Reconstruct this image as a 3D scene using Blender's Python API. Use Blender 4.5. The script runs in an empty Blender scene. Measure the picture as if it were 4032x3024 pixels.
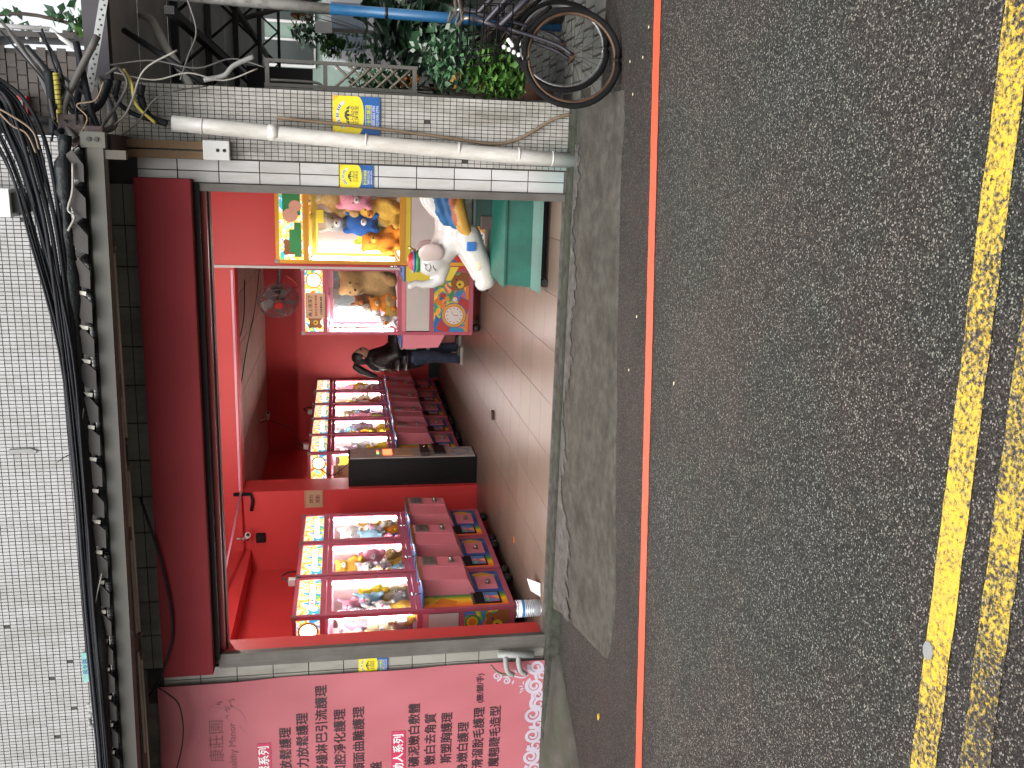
import bpy, bmesh, math, random
from mathutils import Vector, Matrix
random.seed(7)
R = math.radians
S = bpy.context.scene
COL = S.collection

# ---------------------------------------------------------------- camera (held sideways: image top = world right)
cam = bpy.data.cameras.new('camera'); camo = bpy.data.objects.new('camera', cam); COL.objects.link(camo)
ux = Vector((0.972, 0.235, -0.009)); fw = Vector((-0.232, 0.955, -0.185)).normalized()
ux = (ux - fw * ux.dot(fw)).normalized(); dn = fw.cross(ux)
# camera right axis = world down-ish, camera up axis = world right-ish
camo.matrix_world = Matrix(((dn.x, ux.x, -fw.x, 0), (dn.y, ux.y, -fw.y, 0), (dn.z, ux.z, -fw.z, 1.6), (0, 0, 0, 1)))
cam.sensor_width = 36; cam.lens = 31.53; cam.clip_end = 500; cam.clip_start = 0.05
S.camera = camo

# ---------------------------------------------------------------- sky and sun (overcast)
W = bpy.data.worlds.new('World'); S.world = W; W.use_nodes = True
wn, wl = W.node_tree.nodes, W.node_tree.links
for n in list(wn): wn.remove(n)
sky = wn.new('ShaderNodeTexSky'); sky.sky_type = 'NISHITA'; sky.sun_disc = False
sky.sun_elevation = R(52); sky.sun_rotation = R(195); sky.dust_density = 6; sky.air_density = 1.5; sky.ozone_density = 1
hs = wn.new('ShaderNodeHueSaturation'); hs.inputs['Saturation'].default_value = 0.22
bg = wn.new('ShaderNodeBackground'); bg.inputs['Strength'].default_value = 0.15
wo = wn.new('ShaderNodeOutputWorld')
wl.new(sky.outputs[0], hs.inputs['Color']); wl.new(hs.outputs[0], bg.inputs[0]); wl.new(bg.outputs[0], wo.inputs[0])
sl = bpy.data.lights.new('sun', 'SUN'); sl.energy = 0.7; sl.angle = R(45); sl.color = (1, .97, .93)
slo = bpy.data.objects.new('sun', sl); COL.objects.link(slo); slo.rotation_euler = (R(38), 0, R(-15))
S.view_settings.view_transform = 'Standard'; S.view_settings.look = 'None'
S.view_settings.exposure = 1.05; S.view_settings.gamma = 1
S.cycles.use_denoising = True
S.cycles.max_bounces = 6; S.cycles.diffuse_bounces = 3; S.cycles.glossy_bounces = 3; S.cycles.transparent_max_bounces = 10
S.cycles.sample_clamp_indirect = 4

# ---------------------------------------------------------------- materials
MATS = {}
KA = .74   # surfaces are calibrated against the exposure above
def hexc(h):
    h = h.lstrip('#'); c = [int(h[i:i+2], 16) / 255 for i in (0, 2, 4)]
    return tuple(x / 12.92 if x <= .04045 else ((x + .055) / 1.055) ** 2.4 for x in c)
def nmat(name):
    m = bpy.data.materials.new(name); m.use_nodes = True; MATS[name] = m
    nt = m.node_tree; return m, nt.nodes, nt.links, nt.nodes['Principled BSDF']
def ramp(nodes, stops, interp='LINEAR'):
    r = nodes.new('ShaderNodeValToRGB'); r.color_ramp.interpolation = interp
    e = r.color_ramp.elements
    while len(e) < len(stops): e.new(.5)
    for i, (p, c) in enumerate(stops):
        e[i].position = p; e[i].color = (*c, 1) if len(c) == 3 else c
    return r
def M(name, col, rough=.6, metal=0., var=.18, vs=6., bump=0., bs=80., dirt=None, dfac=.5, ds=3., spec=.5, emit=0., ecol=None, world=False, streak=False):
    if isinstance(col, str): col = hexc(col)
    if isinstance(dirt, str): dirt = hexc(dirt)
    if not emit: col = tuple(c * KA for c in col)
    if dirt: dirt = tuple(c * KA for c in dirt)
    m, n, l, p = nmat(name)
    p.inputs['Roughness'].default_value = rough; p.inputs['Metallic'].default_value = metal
    p.inputs['Specular IOR Level'].default_value = spec
    if world: src = n.new('ShaderNodeNewGeometry').outputs['Position']
    else: src = n.new('ShaderNodeTexCoord').outputs['Object']
    base = n.new('ShaderNodeRGB'); base.outputs[0].default_value = (*col, 1); out = base.outputs[0]
    if var:
        t = n.new('ShaderNodeTexNoise'); t.inputs['Scale'].default_value = vs; t.inputs['Detail'].default_value = 6
        l.new(src, t.inputs['Vector'])
        r = ramp(n, [(.3, (1 - var,) * 3), (.7, (1 + var * .5,) * 3)]); l.new(t.outputs['Fac'], r.inputs[0])
        x = n.new('ShaderNodeMixRGB'); x.blend_type = 'MULTIPLY'; x.inputs[0].default_value = 1
        l.new(out, x.inputs[1]); l.new(r.outputs[0], x.inputs[2]); out = x.outputs[0]
    if dirt:
        mp = n.new('ShaderNodeMapping'); mp.inputs['Scale'].default_value = (6, 6, .7) if streak else (1, 1, 1)
        l.new(src, mp.inputs[0])
        t = n.new('ShaderNodeTexNoise'); t.inputs['Scale'].default_value = ds; t.inputs['Detail'].default_value = 8; t.inputs['Roughness'].default_value = .65
        l.new(mp.outputs[0], t.inputs['Vector'])
        r = ramp(n, [(.45, (0, 0, 0)), (.72, (dfac,) * 3)]); l.new(t.outputs['Fac'], r.inputs[0])
        x = n.new('ShaderNodeMixRGB'); l.new(r.outputs[0], x.inputs[0]); l.new(out, x.inputs[1]); x.inputs[2].default_value = (*dirt, 1); out = x.outputs[0]
    l.new(out, p.inputs['Base Color'])
    if bump:
        t = n.new('ShaderNodeTexNoise'); t.inputs['Scale'].default_value = bs; t.inputs['Detail'].default_value = 5; l.new(src, t.inputs['Vector'])
        b = n.new('ShaderNodeBump'); b.inputs['Strength'].default_value = bump; b.inputs['Distance'].default_value = .01
        l.new(t.outputs['Fac'], b.inputs['Height']); l.new(b.outputs[0], p.inputs['Normal'])
    if emit:
        p.inputs['Emission Strength'].default_value = emit
        if ecol: p.inputs['Emission Color'].default_value = (*(hexc(ecol) if isinstance(ecol, str) else ecol), 1)
        else: l.new(out, p.inputs['Emission Color'])
    return m

def asphalt_color(n, l):
    """speckled asphalt colour output and height output"""
    g = n.new('ShaderNodeNewGeometry').outputs['Position']
    v = n.new('ShaderNodeTexVoronoi'); v.inputs['Scale'].default_value = 210; l.new(g, v.inputs['Vector'])
    r = ramp(n, [(0, (.0105, .0099, .0093)), (.3, (.0205, .0195, .0184)), (.65, (.037, .0353, .0332)), (.87, (.082, .079, .0735)), (.975, (.25, .244, .23))])
    sx = n.new('ShaderNodeSeparateColor'); l.new(v.outputs['Color'], sx.inputs[0]); l.new(sx.outputs[0], r.inputs[0])
    d = ramp(n, [(.0, (1, 1, 1)), (.55, (.85, .85, .85)), (.8, (.5, .5, .5))]); 
    vd = n.new('ShaderNodeMath'); vd.operation = 'MULTIPLY'; vd.inputs[1].default_value = 1.0; l.new(v.outputs['Distance'], vd.inputs[0]); l.new(vd.outputs[0], d.inputs[0])
    x = n.new('ShaderNodeMixRGB'); x.blend_type = 'MULTIPLY'; x.inputs[0].default_value = 1; l.new(r.outputs[0], x.inputs[1]); l.new(d.outputs[0], x.inputs[2])
    t = n.new('ShaderNodeTexNoise'); t.inputs['Scale'].default_value = .9; t.inputs['Detail'].default_value = 7; t.inputs['Roughness'].default_value = .6; l.new(g, t.inputs['Vector'])
    tr = ramp(n, [(.3, (.84, .74, .69)), (.44, (1.04, .97, .9)), (.56, (.9, .97, .88)), (.7, (1.12, 1.15, 1.2))]); l.new(t.outputs['Fac'], tr.inputs[0])
    y = n.new('ShaderNodeMixRGB'); y.blend_type = 'MULTIPLY'; y.inputs[0].default_value = 1; l.new(x.outputs[0], y.inputs[1]); l.new(tr.outputs[0], y.inputs[2])
    # the older, smoother, browner gutter strip along the kerb
    sp = n.new('ShaderNodeSeparateXYZ'); l.new(g, sp.inputs[0])
    a = n.new('ShaderNodeMath'); a.operation = 'MULTIPLY_ADD'; a.inputs[1].default_value = -.1376; l.new(sp.outputs[0], a.inputs[0]); l.new(sp.outputs[1], a.inputs[2])
    t2 = n.new('ShaderNodeTexNoise'); t2.inputs['Scale'].default_value = 2.2; t2.inputs['Detail'].default_value = 5; l.new(g, t2.inputs['Vector'])
    b = n.new('ShaderNodeMath'); b.operation = 'MULTIPLY_ADD'; b.inputs[1].default_value = .5; l.new(t2.outputs['Fac'], b.inputs[0]); l.new(a.outputs[0], b.inputs[2])
    mr = n.new('ShaderNodeMapRange'); mr.inputs['From Min'].default_value = 4.45; mr.inputs['From Max'].default_value = 5.0; l.new(b.outputs[0], mr.inputs['Value'])
    z = n.new('ShaderNodeMixRGB'); l.new(mr.outputs[0], z.inputs[0]); l.new(y.outputs[0], z.inputs[1])
    w = n.new('ShaderNodeMixRGB'); w.inputs[0].default_value = .55; l.new(y.outputs[0], w.inputs[1]); w.inputs[2].default_value = (.015, .012, .0106, 1)
    l.new(w.outputs[0], z.inputs[2])
    return z.outputs[0], v.outputs['Distance'], g, t.outputs['Fac']
def mk_asphalt():
    m, n, l, p = nmat('asphalt')
    c, h, g, lf = asphalt_color(n, l); l.new(c, p.inputs['Base Color'])
    p.inputs['Specular IOR Level'].default_value = .22
    rr = ramp(n, [(.35, (.6,) * 3), (.7, (.9,) * 3)]); l.new(lf, rr.inputs[0]); l.new(rr.outputs[0], p.inputs['Roughness'])
    b = n.new('ShaderNodeBump'); b.inputs['Strength'].default_value = .55; b.inputs['Distance'].default_value = .004; b.invert = True
    l.new(h, b.inputs['Height']); l.new(b.outputs[0], p.inputs['Normal'])
def mk_worn(name, col, col2, lo, hi, sc=18):
    m, n, l, p = nmat(name)
    c, h, g, lf = asphalt_color(n, l)
    t = n.new('ShaderNodeTexNoise'); t.inputs['Scale'].default_value = sc; t.inputs['Detail'].default_value = 9; t.inputs['Roughness'].default_value = .72; l.new(g, t.inputs['Vector'])
    t3 = n.new('ShaderNodeTexNoise'); t3.inputs['Scale'].default_value = 1.6; t3.inputs['Detail'].default_value = 3; l.new(g, t3.inputs['Vector'])
    ad = n.new('ShaderNodeMath'); ad.operation = 'MULTIPLY_ADD'; ad.inputs[1].default_value = .6; l.new(t3.outputs['Fac'], ad.inputs[0]); l.new(t.outputs['Fac'], ad.inputs[2])
    r = ramp(n, [(lo, (0, 0, 0)), (hi, (1, 1, 1))]); l.new(ad.outputs[0], r.inputs[0])
    t2 = n.new('ShaderNodeTexNoise'); t2.inputs['Scale'].default_value = 40; l.new(g, t2.inputs['Vector'])
    pc = ramp(n, [(.35, col2), (.65, col)]); l.new(t2.outputs['Fac'], pc.inputs[0])
    x = n.new('ShaderNodeMixRGB'); l.new(r.outputs[0], x.inputs[0]); l.new(c, x.inputs[1]); l.new(pc.outputs[0], x.inputs[2])
    l.new(x.outputs[0], p.inputs['Base Color']); p.inputs['Roughness'].default_value = .5
    b = n.new('ShaderNodeBump'); b.inputs['Strength'].default_value = .4; b.inputs['Distance'].default_value = .004; b.invert = True
    l.new(h, b.inputs['Height']); l.new(b.outputs[0], p.inputs['Normal'])
mk_asphalt()
mk_worn('yellow_paint', (.62, .40, .022), (.45, .33, .05), .70, .84, 75)
mk_worn('yellow_paint_worn', (.6, .40, .022), (.4, .3, .04), .77, .91, 75)
mk_worn('red_paint', (.82, .088, .04), (.74, .078, .034), .34, .5)

def mk_tile(name, col, dirtc, dfac, rough, teal=None, dark_top=False):
    col = tuple(c * KA for c in col); dirtc = tuple(c * KA for c in dirtc)
    m, n, l, p = nmat(name)
    g = n.new('ShaderNodeNewGeometry'); oi = n.new('ShaderNodeObjectInfo')
    ad = n.new('ShaderNodeMath'); ad.operation = 'ADD'; l.new(g.outputs['Random Per Island'], ad.inputs[0]); l.new(oi.outputs['Random'], ad.inputs[1])
    fr = n.new('ShaderNodeMath'); fr.operation = 'FRACT'; l.new(ad.outputs[0], fr.inputs[0])
    r = ramp(n, [(0, tuple(c * .8 for c in col)), (.15, tuple(c * .95 for c in col)), (1, tuple(min(1, c * 1.05) for c in col))]); l.new(fr.outputs[0], r.inputs[0])
    mp = n.new('ShaderNodeMapping'); mp.inputs['Scale'].default_value = (3, 3, .8); l.new(g.outputs['Position'], mp.inputs[0])
    t = n.new('ShaderNodeTexNoise'); t.inputs['Scale'].default_value = 2.2; t.inputs['Detail'].default_value = 9; t.inputs['Roughness'].default_value = .68; l.new(mp.outputs[0], t.inputs['Vector'])
    dr = ramp(n, [(.44, (0, 0, 0)), (.74, (dfac,) * 3)]); l.new(t.outputs['Fac'], dr.inputs[0])
    x = n.new('ShaderNodeMixRGB'); l.new(dr.outputs[0], x.inputs[0]); l.new(r.outputs[0], x.inputs[1]); x.inputs[2].default_value = (*dirtc, 1); out = x.outputs[0]
    if dark_top:  # tone darkens towards the top of the wall, broken up by noise
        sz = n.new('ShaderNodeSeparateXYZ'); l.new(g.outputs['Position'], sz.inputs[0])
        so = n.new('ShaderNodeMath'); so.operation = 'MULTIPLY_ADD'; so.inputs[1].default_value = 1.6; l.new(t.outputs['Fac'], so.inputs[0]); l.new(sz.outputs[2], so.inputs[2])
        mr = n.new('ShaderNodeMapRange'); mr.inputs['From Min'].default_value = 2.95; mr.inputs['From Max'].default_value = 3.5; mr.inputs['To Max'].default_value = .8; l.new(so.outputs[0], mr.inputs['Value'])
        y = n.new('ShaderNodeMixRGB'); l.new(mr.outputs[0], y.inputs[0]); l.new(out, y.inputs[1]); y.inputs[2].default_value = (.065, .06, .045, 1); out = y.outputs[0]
    if teal:
        d = n.new('ShaderNodeVectorMath'); d.operation = 'DISTANCE'; d.inputs[1].default_value = teal; l.new(g.outputs['Position'], d.inputs[0])
        s = n.new('ShaderNodeMath'); s.operation = 'MULTIPLY_ADD'; s.inputs[1].default_value = .35; l.new(t.outputs['Fac'], s.inputs[0]); l.new(d.outputs['Value'], s.inputs[2])
        tr = ramp(n, [(.16, (.6,) * 3), (.4, (0, 0, 0))]); l.new(s.outputs[0], tr.inputs[0])
        y = n.new('ShaderNodeMixRGB'); l.new(tr.outputs[0], y.inputs[0]); l.new(out, y.inputs[1]); y.inputs[2].default_value = (.07, .22, .2, 1); out = y.outputs[0]
    l.new(out, p.inputs['Base Color']); p.inputs['Roughness'].default_value = rough
TS = (.0, 6.1, .12)
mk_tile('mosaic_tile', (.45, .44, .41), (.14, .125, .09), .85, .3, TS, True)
mk_tile('mosaic_tile_upper', (.45, .45, .455), (.27, .27, .235), .75, .3)
mk_tile('big_tile', (.58, .58, .58), (.34, .31, .26), .6, .25, TS)
mk_tile('big_tile_grimy_shade', (.33, .32, .285), (.14, .125, .1), .8, .35)
mk_tile('floor_tile', (.19, .145, .112), (.155, .116, .09), .5, .33)
MATS['floor_tile'].node_tree.nodes['Principled BSDF'].inputs['Specular IOR Level'].default_value = .3
mk_tile('paver', (.13, .13, .12), (.06, .07, .045), .8, .6)
mk_tile('brick_grey', (.1, .085, .078), (.04, .04, .036), .8, .8)

def mk_glass(name, tint, refl=.12):
    m = bpy.data.materials.new(name); m.use_nodes = True; MATS[name] = m
    n, l = m.node_tree.nodes, m.node_tree.links
    n.remove(n['Principled BSDF']); o = n['Material Output']
    t = n.new('ShaderNodeBsdfTransparent'); t.inputs[0].default_value = (*tint, 1)
    gl = n.new('ShaderNodeBsdfGlossy'); gl.inputs['Roughness'].default_value = .03
    lw = n.new('ShaderNodeLayerWeight'); lw.inputs[0].default_value = .5
    pw = n.new('ShaderNodeMath'); pw.operation = 'POWER'; pw.inputs[1].default_value = 4; l.new(lw.outputs['Facing'], pw.inputs[0])
    f = n.new('ShaderNodeMath'); f.operation = 'MULTIPLY_ADD'; f.inputs[1].default_value = .3; f.inputs[2].default_value = .02; l.new(pw.outputs[0], f.inputs[0])
    x = n.new('ShaderNodeMixShader'); l.new(f.outputs[0], x.inputs[0]); l.new(t.outputs[0], x.inputs[1]); l.new(gl.outputs[0], x.inputs[2]); l.new(x.outputs[0], o.inputs[0])
mk_glass('pane_glass', (.95, .96, .96))

def mk_fruit(name, stops, scale, emit):
    m, n, l, p = nmat(name)
    t = n.new('ShaderNodeTexCoord'); v = n.new('ShaderNodeTexNoise'); v.inputs['Scale'].default_value = scale; v.inputs['Detail'].default_value = 2; v.inputs['Distortion'].default_value = 1.2
    l.new(t.outputs['Object'], v.inputs['Vector'])
    k = len(stops); r = ramp(n, [(.27 + .46 * i / (k - 1), hexc(c)) for i, c in enumerate(stops)]); l.new(v.outputs['Fac'], r.inputs[0])
    l.new(r.outputs[0], p.inputs['Base Color']); p.inputs['Roughness'].default_value = .35
    if emit: l.new(r.outputs[0], p.inputs['Emission Color']); p.inputs['Emission Strength'].default_value = emit
mk_fruit('lightbox_art', ['#ff9a1c', '#ffd83a', '#2fa548', '#1e7fd0', '#fff3c8', '#ff7a2a', '#f8e24a', '#38c0d8', '#ffb030', '#ff5a2a'], 6, .75)
mk_fruit('front_art', ['#1f4fa0', '#2a6a9c', '#24528f', '#1c3c86', '#205a94'], 9, 0)
mk_fruit('panel_art', ['#e8842a', '#f0c23a', '#3c9a50', '#2a72c0', '#e05028', '#f2dc80', '#d83a30'], 6, 0)
mk_fruit('pink_art', ['#e8509a', '#f080b8', '#f8c8dc', '#f0a030', '#50b060', '#e8509a'], 10, .5)
def mk_rainbow():
    m, n, l, p = nmat('rainbow')
    t = n.new('ShaderNodeTexCoord'); s = n.new('ShaderNodeSeparateXYZ'); l.new(t.outputs['Object'], s.inputs[0])
    mr = n.new('ShaderNodeMapRange'); mr.inputs['From Min'].default_value = 0; mr.inputs['From Max'].default_value = .34; l.new(s.outputs[1], mr.inputs['Value'])
    r = ramp(n, [(0, hexc('#d8341c')), (.25, hexc('#ee8a1c')), (.45, hexc('#f0c81e')), (.65, hexc('#4c9a2c')), (.85, hexc('#1f5a9c')), (1, hexc('#273f94'))])
    l.new(mr.outputs[0], r.inputs[0]); l.new(r.outputs[0], p.inputs['Base Color']); p.inputs['Roughness'].default_value = .35
mk_rainbow()
def mk_leaf(name, c1, c2, c3):
    m, n, l, p = nmat(name)
    g = n.new('ShaderNodeNewGeometry'); r = ramp(n, [(0, c1), (.5, c2), (1, c3)]); l.new(g.outputs['Random Per Island'], r.inputs[0])
    l.new(r.outputs[0], p.inputs['Base Color']); p.inputs['Roughness'].default_value = .35
    p.inputs['Transmission Weight'].default_value = 0
mk_leaf('leaf_bright', (.03, .085, .018), (.055, .14, .028), (.1, .2, .045))
mk_leaf('leaf_mid', (.03, .08, .035), (.05, .13, .06), (.11, .2, .11))
mk_leaf('leaf_dark', (.012, .03, .016), (.02, .05, .03), (.05, .09, .06))
mk_leaf('leaf_orange', (.25, .08, .02), (.3, .12, .03), (.12, .1, .03))
mk_leaf('leaf_grey', (.1, .14, .1), (.16, .2, .16), (.24, .28, .24))

M('grout', (.055, .05, .045), .9, var=.3, vs=10)
M('floor_joint', (.1, .08, .065), .8, var=.2)
M('grout_light', (.2, .19, .17), .9, var=.3, vs=10)
M('grout_upper', (.07, .07, .07), .9, var=.3, vs=6, world=True)
M('concrete', (.082, .078, .067), .85, spec=.15, var=.34, vs=14, bump=.5, bs=55, dirt=(.036, .034, .028), dfac=.9, ds=3.8, world=True)
M('concrete_pale', (.115, .11, .102), .85, spec=.15, var=.5, vs=16, bump=.8, bs=35, dirt=(.075, .07, .062), dfac=.9, ds=7, world=True)
M('kerb_stone', (.06, .061, .051), .85, spec=.15, var=.5, vs=12, bump=.8, bs=50, dirt=(.05, .07, .04), dfac=.8, ds=5, world=True)
M('wet_patch', (.018, .0155, .0145), .4, var=.3, vs=4, bump=.15, bs=60, world=True)
M('plaster_lump', (.085, .081, .07), .85, spec=.15, var=.3, vs=5, bump=.7, bs=14, dirt=(.06, .07, .045), dfac=.9, ds=4, world=True)
M('red_wall', (.74, .058, .058), .5, var=.06, vs=1.5, world=True, bump=.05, bs=60)
M('red_board', (.23, .027, .033), .75, spec=.15, var=.08, vs=2, world=True, dirt=(.12, .012, .016), dfac=.3, ds=1.4)
M('dark_brown', (.05, .028, .024), .6)
M('ceiling_board', (.8, .56, .47), .75, var=.12, vs=3, world=True, dirt=(.5, .32, .25), dfac=.5, ds=1.4)
M('black_rubber', (.012, .012, .012), .5, var=.3)
M('black_skirting', (.01, .01, .01), .4)
M('alu_track', (.15, .14, .128), .5, metal=.35, var=.25, vs=5, dirt=(.1, .085, .07), dfac=.8, ds=5, streak=True, world=True)
M('beam_grey', (.095, .094, .084), .5, metal=.2, var=.12, vs=3, world=True, dirt=(.11, .095, .06), dfac=.45, ds=3)
M('beam_olive', (.09, .082, .062), .6, var=.2, vs=4, world=True)
M('batten_metal', (.26, .22, .19), .5, metal=.2, var=.2, vs=8)
M('tube_off', (.5, .46, .4), .3, var=.1)
M('sheet_metal_dark', (.06, .055, .052), .6, metal=.3, var=.3, vs=5, dirt=(.05, .04, .035), dfac=.7, ds=6)
M('lit_wedge_white', (.72, .70, .62), .6, var=.15)
M('cable_black', (.01, .012, .017), .6, var=.3, spec=.25)
M('cable_grey', (.12, .115, .108), .5, var=.3)
M('cable_white', (.36, .345, .31), .5, var=.2)
M('cable_tan', (.22, .155, .1), .6, var=.2)
M('tarp_black', (.009, .013, .015), .5, var=.4, bump=1., bs=30, spec=.3)
mk_tile('pvc_white', (.76, .75, .71), (.36, .31, .24), .8, .35, (.06, 6.0, .02))
M('pvc_pale', (.7, .69, .65), .5, var=.2)
M('pvc_grey', (.26, .26, .25), .5, var=.15)
M('teal_paint', (.08, .3, .28), .6, var=.3, vs=20)
M('wood', (.2, .12, .052), .7, var=.3, vs=3, bump=.3, bs=30, dirt=(.12, .075, .04), dfac=.6, ds=4, streak=True)
M('white_plastic', (.72, .72, .7), .4, var=.06)
M('white_bright', (.85, .85, .85), .4, var=.04)
M('banner_pink', (.46, .14, .165), .6, spec=.2, var=.07, vs=2, bump=.12, bs=5, world=True)
M('banner_white', (.5, .44, .52), .5, var=.08)
M('ink_dark', (.03, .007, .012), .6, var=0)
M('ink_maroon', (.22, .055, .07), .6, var=0)
M('ink_soft', (.4, .15, .17), .6, var=0)
M('tag_red', (.52, .03, .1), .5, var=.05)
M('sticker_yellow', (.84, .68, .02), .35, var=.05)
M('sticker_orange', (.85, .47, .03), .35, var=.1)
M('sticker_blue', (.012, .1, .34), .35, var=.15, vs=10)
M('sticker_pale', (.62, .65, .8), .35, var=.05)
M('sticker_ink', (.05, .075, .07), .4, var=0)
M('sticker_lime', (.6, .62, .06), .4, var=0)
M('pink_frame', (.52, .11, .17), .38, var=.08, vs=4)
M('pink_body', (.80, .26, .33), .4, var=.05, vs=3)
M('pink_light', (.82, .42, .55), .35, var=.04)
M('yellow_frame', (.74, .38, .03), .4, var=.1)
M('yellow_body', (.82, .68, .05), .4, var=.05)
M('red_trim', (.35, .02, .02), .45, var=.1)
M('chrome', (.62, .62, .6), .22, metal=1, var=.1)
M('chrome_dull', (.4, .39, .36), .4, metal=.9, var=.2)
M('brass', (.7, .52, .2), .3, metal=.9, var=.2)
M('lining_pale', (.42, .31, .31), .35, var=.1, vs=6)
M('deck_white', (.8, .76, .78), .5, var=.05)
M('mirror_panel', (.62, .68, .68), .12, metal=.9, var=.1)
M('panel_white', (.66, .645, .61), .45, var=.05)
M('lamp_fill_tube', (1, 1, 1), .4, var=0, emit=36, ecol=(1, .96, .93))
M('reflector_strip', (.9, .88, .88), .3, var=0)
M('lightbox_white', (1, 1, 1), .4, var=0, emit=4, ecol=(1, .97, .95))
M('shop_tube', (1, 1, 1), .4, var=0, emit=115, ecol=(1, .94, .88))
M('led_red', (.8, .1, .05), .4, var=0, emit=2.2, ecol=(1, .12, .04))
M('led_green', (.1, .6, .1), .4, var=0, emit=1.2, ecol=(.2, 1, .2))
M('black_cabinet', (.009, .009, .01), .55, var=.2, spec=.2)
M('changer_face', (.55, .53, .5), .4, var=.2, vs=12)
M('green_plastic', (.004, .085, .06), .45, var=.1, vs=4, dirt=(.02, .2, .15), dfac=.4, ds=5)
M('green_dark', (.008, .04, .03), .4, var=.2)
M('ele_white', (.6, .585, .565), .14, var=.05, vs=5, dirt=(.72, .64, .45), dfac=.3, ds=6)
M('ele_pink', (.56, .45, .42), .2, var=.1)
M('c_blue', (.03, .16, .48), .3, var=.15); M('c_red', (.55, .04, .03), .35, var=.1); M('c_orange', (.85, .26, .02), .5, var=.1)
M('c_yellow', (.85, .62, .05), .4, var=.1); M('c_green', (.04, .33, .1), .4, var=.15); M('c_brown', (.36, .13, .035), .6, var=.15)
M('c_cream', (.8, .7, .5), .5, var=.1); M('c_white', (.82, .8, .78), .5, var=.05); M('c_black', (.012, .012, .012), .4, var=.1)
M('c_pink', (.78, .3, .42), .5, var=.1); M('c_sky', (.28, .58, .78), .5, var=.1); M('c_teal', (.03, .3, .3), .5)
M('wing_blue', (.02, .12, .3), .25, var=.5, vs=5); M('wing_rust', (.4, .1, .05), .25, var=.4, vs=6); M('wing_amber', (.55, .3, .05), .25, var=.4, vs=6)
M('c_amber', (.75, .42, .04), .4, var=.1); M('c_skinprint', (.85, .5, .36), .5)
for k, c in dict(tan=(.55, .36, .15), cream=(.8, .68, .42), white=(.84, .82, .8), orange=(.85, .3, .03), yellow=(.86, .62, .06), pink=(.82, .34, .46), blue=(.03, .12, .42), sky=(.35, .62, .78),
                 grey=(.4, .4, .42), brown=(.25, .1, .04), lime=(.55, .68, .1), purple=(.22, .1, .26), red=(.7, .06, .08), gold=(.78, .48, .08), lilac=(.72, .6, .75)).items():
    M('plush_' + k, tuple(min(1.1, x * 1.2) for x in c), .95, var=.2, vs=25, bump=.9, bs=260, spec=.2)
M('hair', (.008, .006, .006), .5, var=.3, vs=60)
M('skin', (.5, .27, .17), .5, var=.06)
M('jacket', (.009, .0095, .01), .42, var=.3, vs=14, bump=.5, bs=16)
M('jeans', (.03, .05, .095), .85, var=.4, vs=14, bump=.4, bs=150)
M('shoe_white', (.55, .53, .5), .5)
M('fan_grey', (.16, .13, .13), .4, var=.15)
M('gate_grey', (.14, .135, .12), .55, metal=.2, var=.2, vs=8)
M('lattice_tan', (.23, .21, .165), .7, var=.2, vs=12)
M('pole_white', (.62, .61, .58), .4, var=.12, vs=7, dirt=(.2, .19, .17), dfac=.8, ds=16, world=True)
M('pole_blue', (.02, .13, .3), .4, var=.25, vs=9)
M('shed_panel', (.75, .75, .73), .7, var=.18, vs=3, world=True)
M('shed_steel', (.02, .019, .021), .6, var=.3)
M('shed_purple', (.05, .045, .055), .6, var=.2)
M('galvanised', (.4, .42, .42), .5, metal=.3, var=.2, vs=12)
M('hole_dark', (.03, .03, .03), .8, var=0)
M('bike_frame', (.022, .02, .03), .35, metal=.2, var=.3, vs=12)
M('bike_black', (.009, .009, .009), .85, var=.3, spec=.15)
M('rim_rust', (.11, .065, .04), .5, metal=.5, var=.4, vs=14)
M('rim_silver', (.42, .43, .43), .3, metal=.8, var=.3, vs=14)
M('terracotta', (.2, .09, .05), .8); M('pot_dark', (.03, .03, .03), .5); M('stem_brown', (.09, .06, .035), .8)
M('van_white', (.78, .8, .82), .2, var=.03); M('van_glass', (.3, .36, .44), .06, var=.1, spec=1.); M('van_dark', (.02, .02, .022), .3)
M('far_green_wall', (.22, .3, .26), .8, var=.25, vs=1.2, world=True, dirt=(.1, .15, .11), dfac=.6, ds=1)
M('far_grey_wall', (.26, .27, .26), .8, var=.2, vs=1, world=True)
M('glass_dark', (.04, .05, .05), .12, var=.1)
M('rail_pale', (.6, .6, .6), .5, var=.1)
M('paper', (.8, .78, .74), .7, var=.06)
M('card_tan', (.6, .42, .25), .7, var=.1); M('notice_peach', (.72, .5, .3), .6, var=.06)
M('can_label', (.62, .68, .76), .35, var=.05); M('can_blue', (.05, .2, .5), .35)
M('soil', (.03, .022, .016), .95)
M('teal_sign', (.22, .5, .48), .5, var=.2, vs=30)
M('sleeve_yellow', (.55, .47, .08), .5, var=.15)
M('box_grey', (.3, .31, .3), .6, var=.15)
M('bark', (.08, .065, .05), .9, var=.3)

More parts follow.
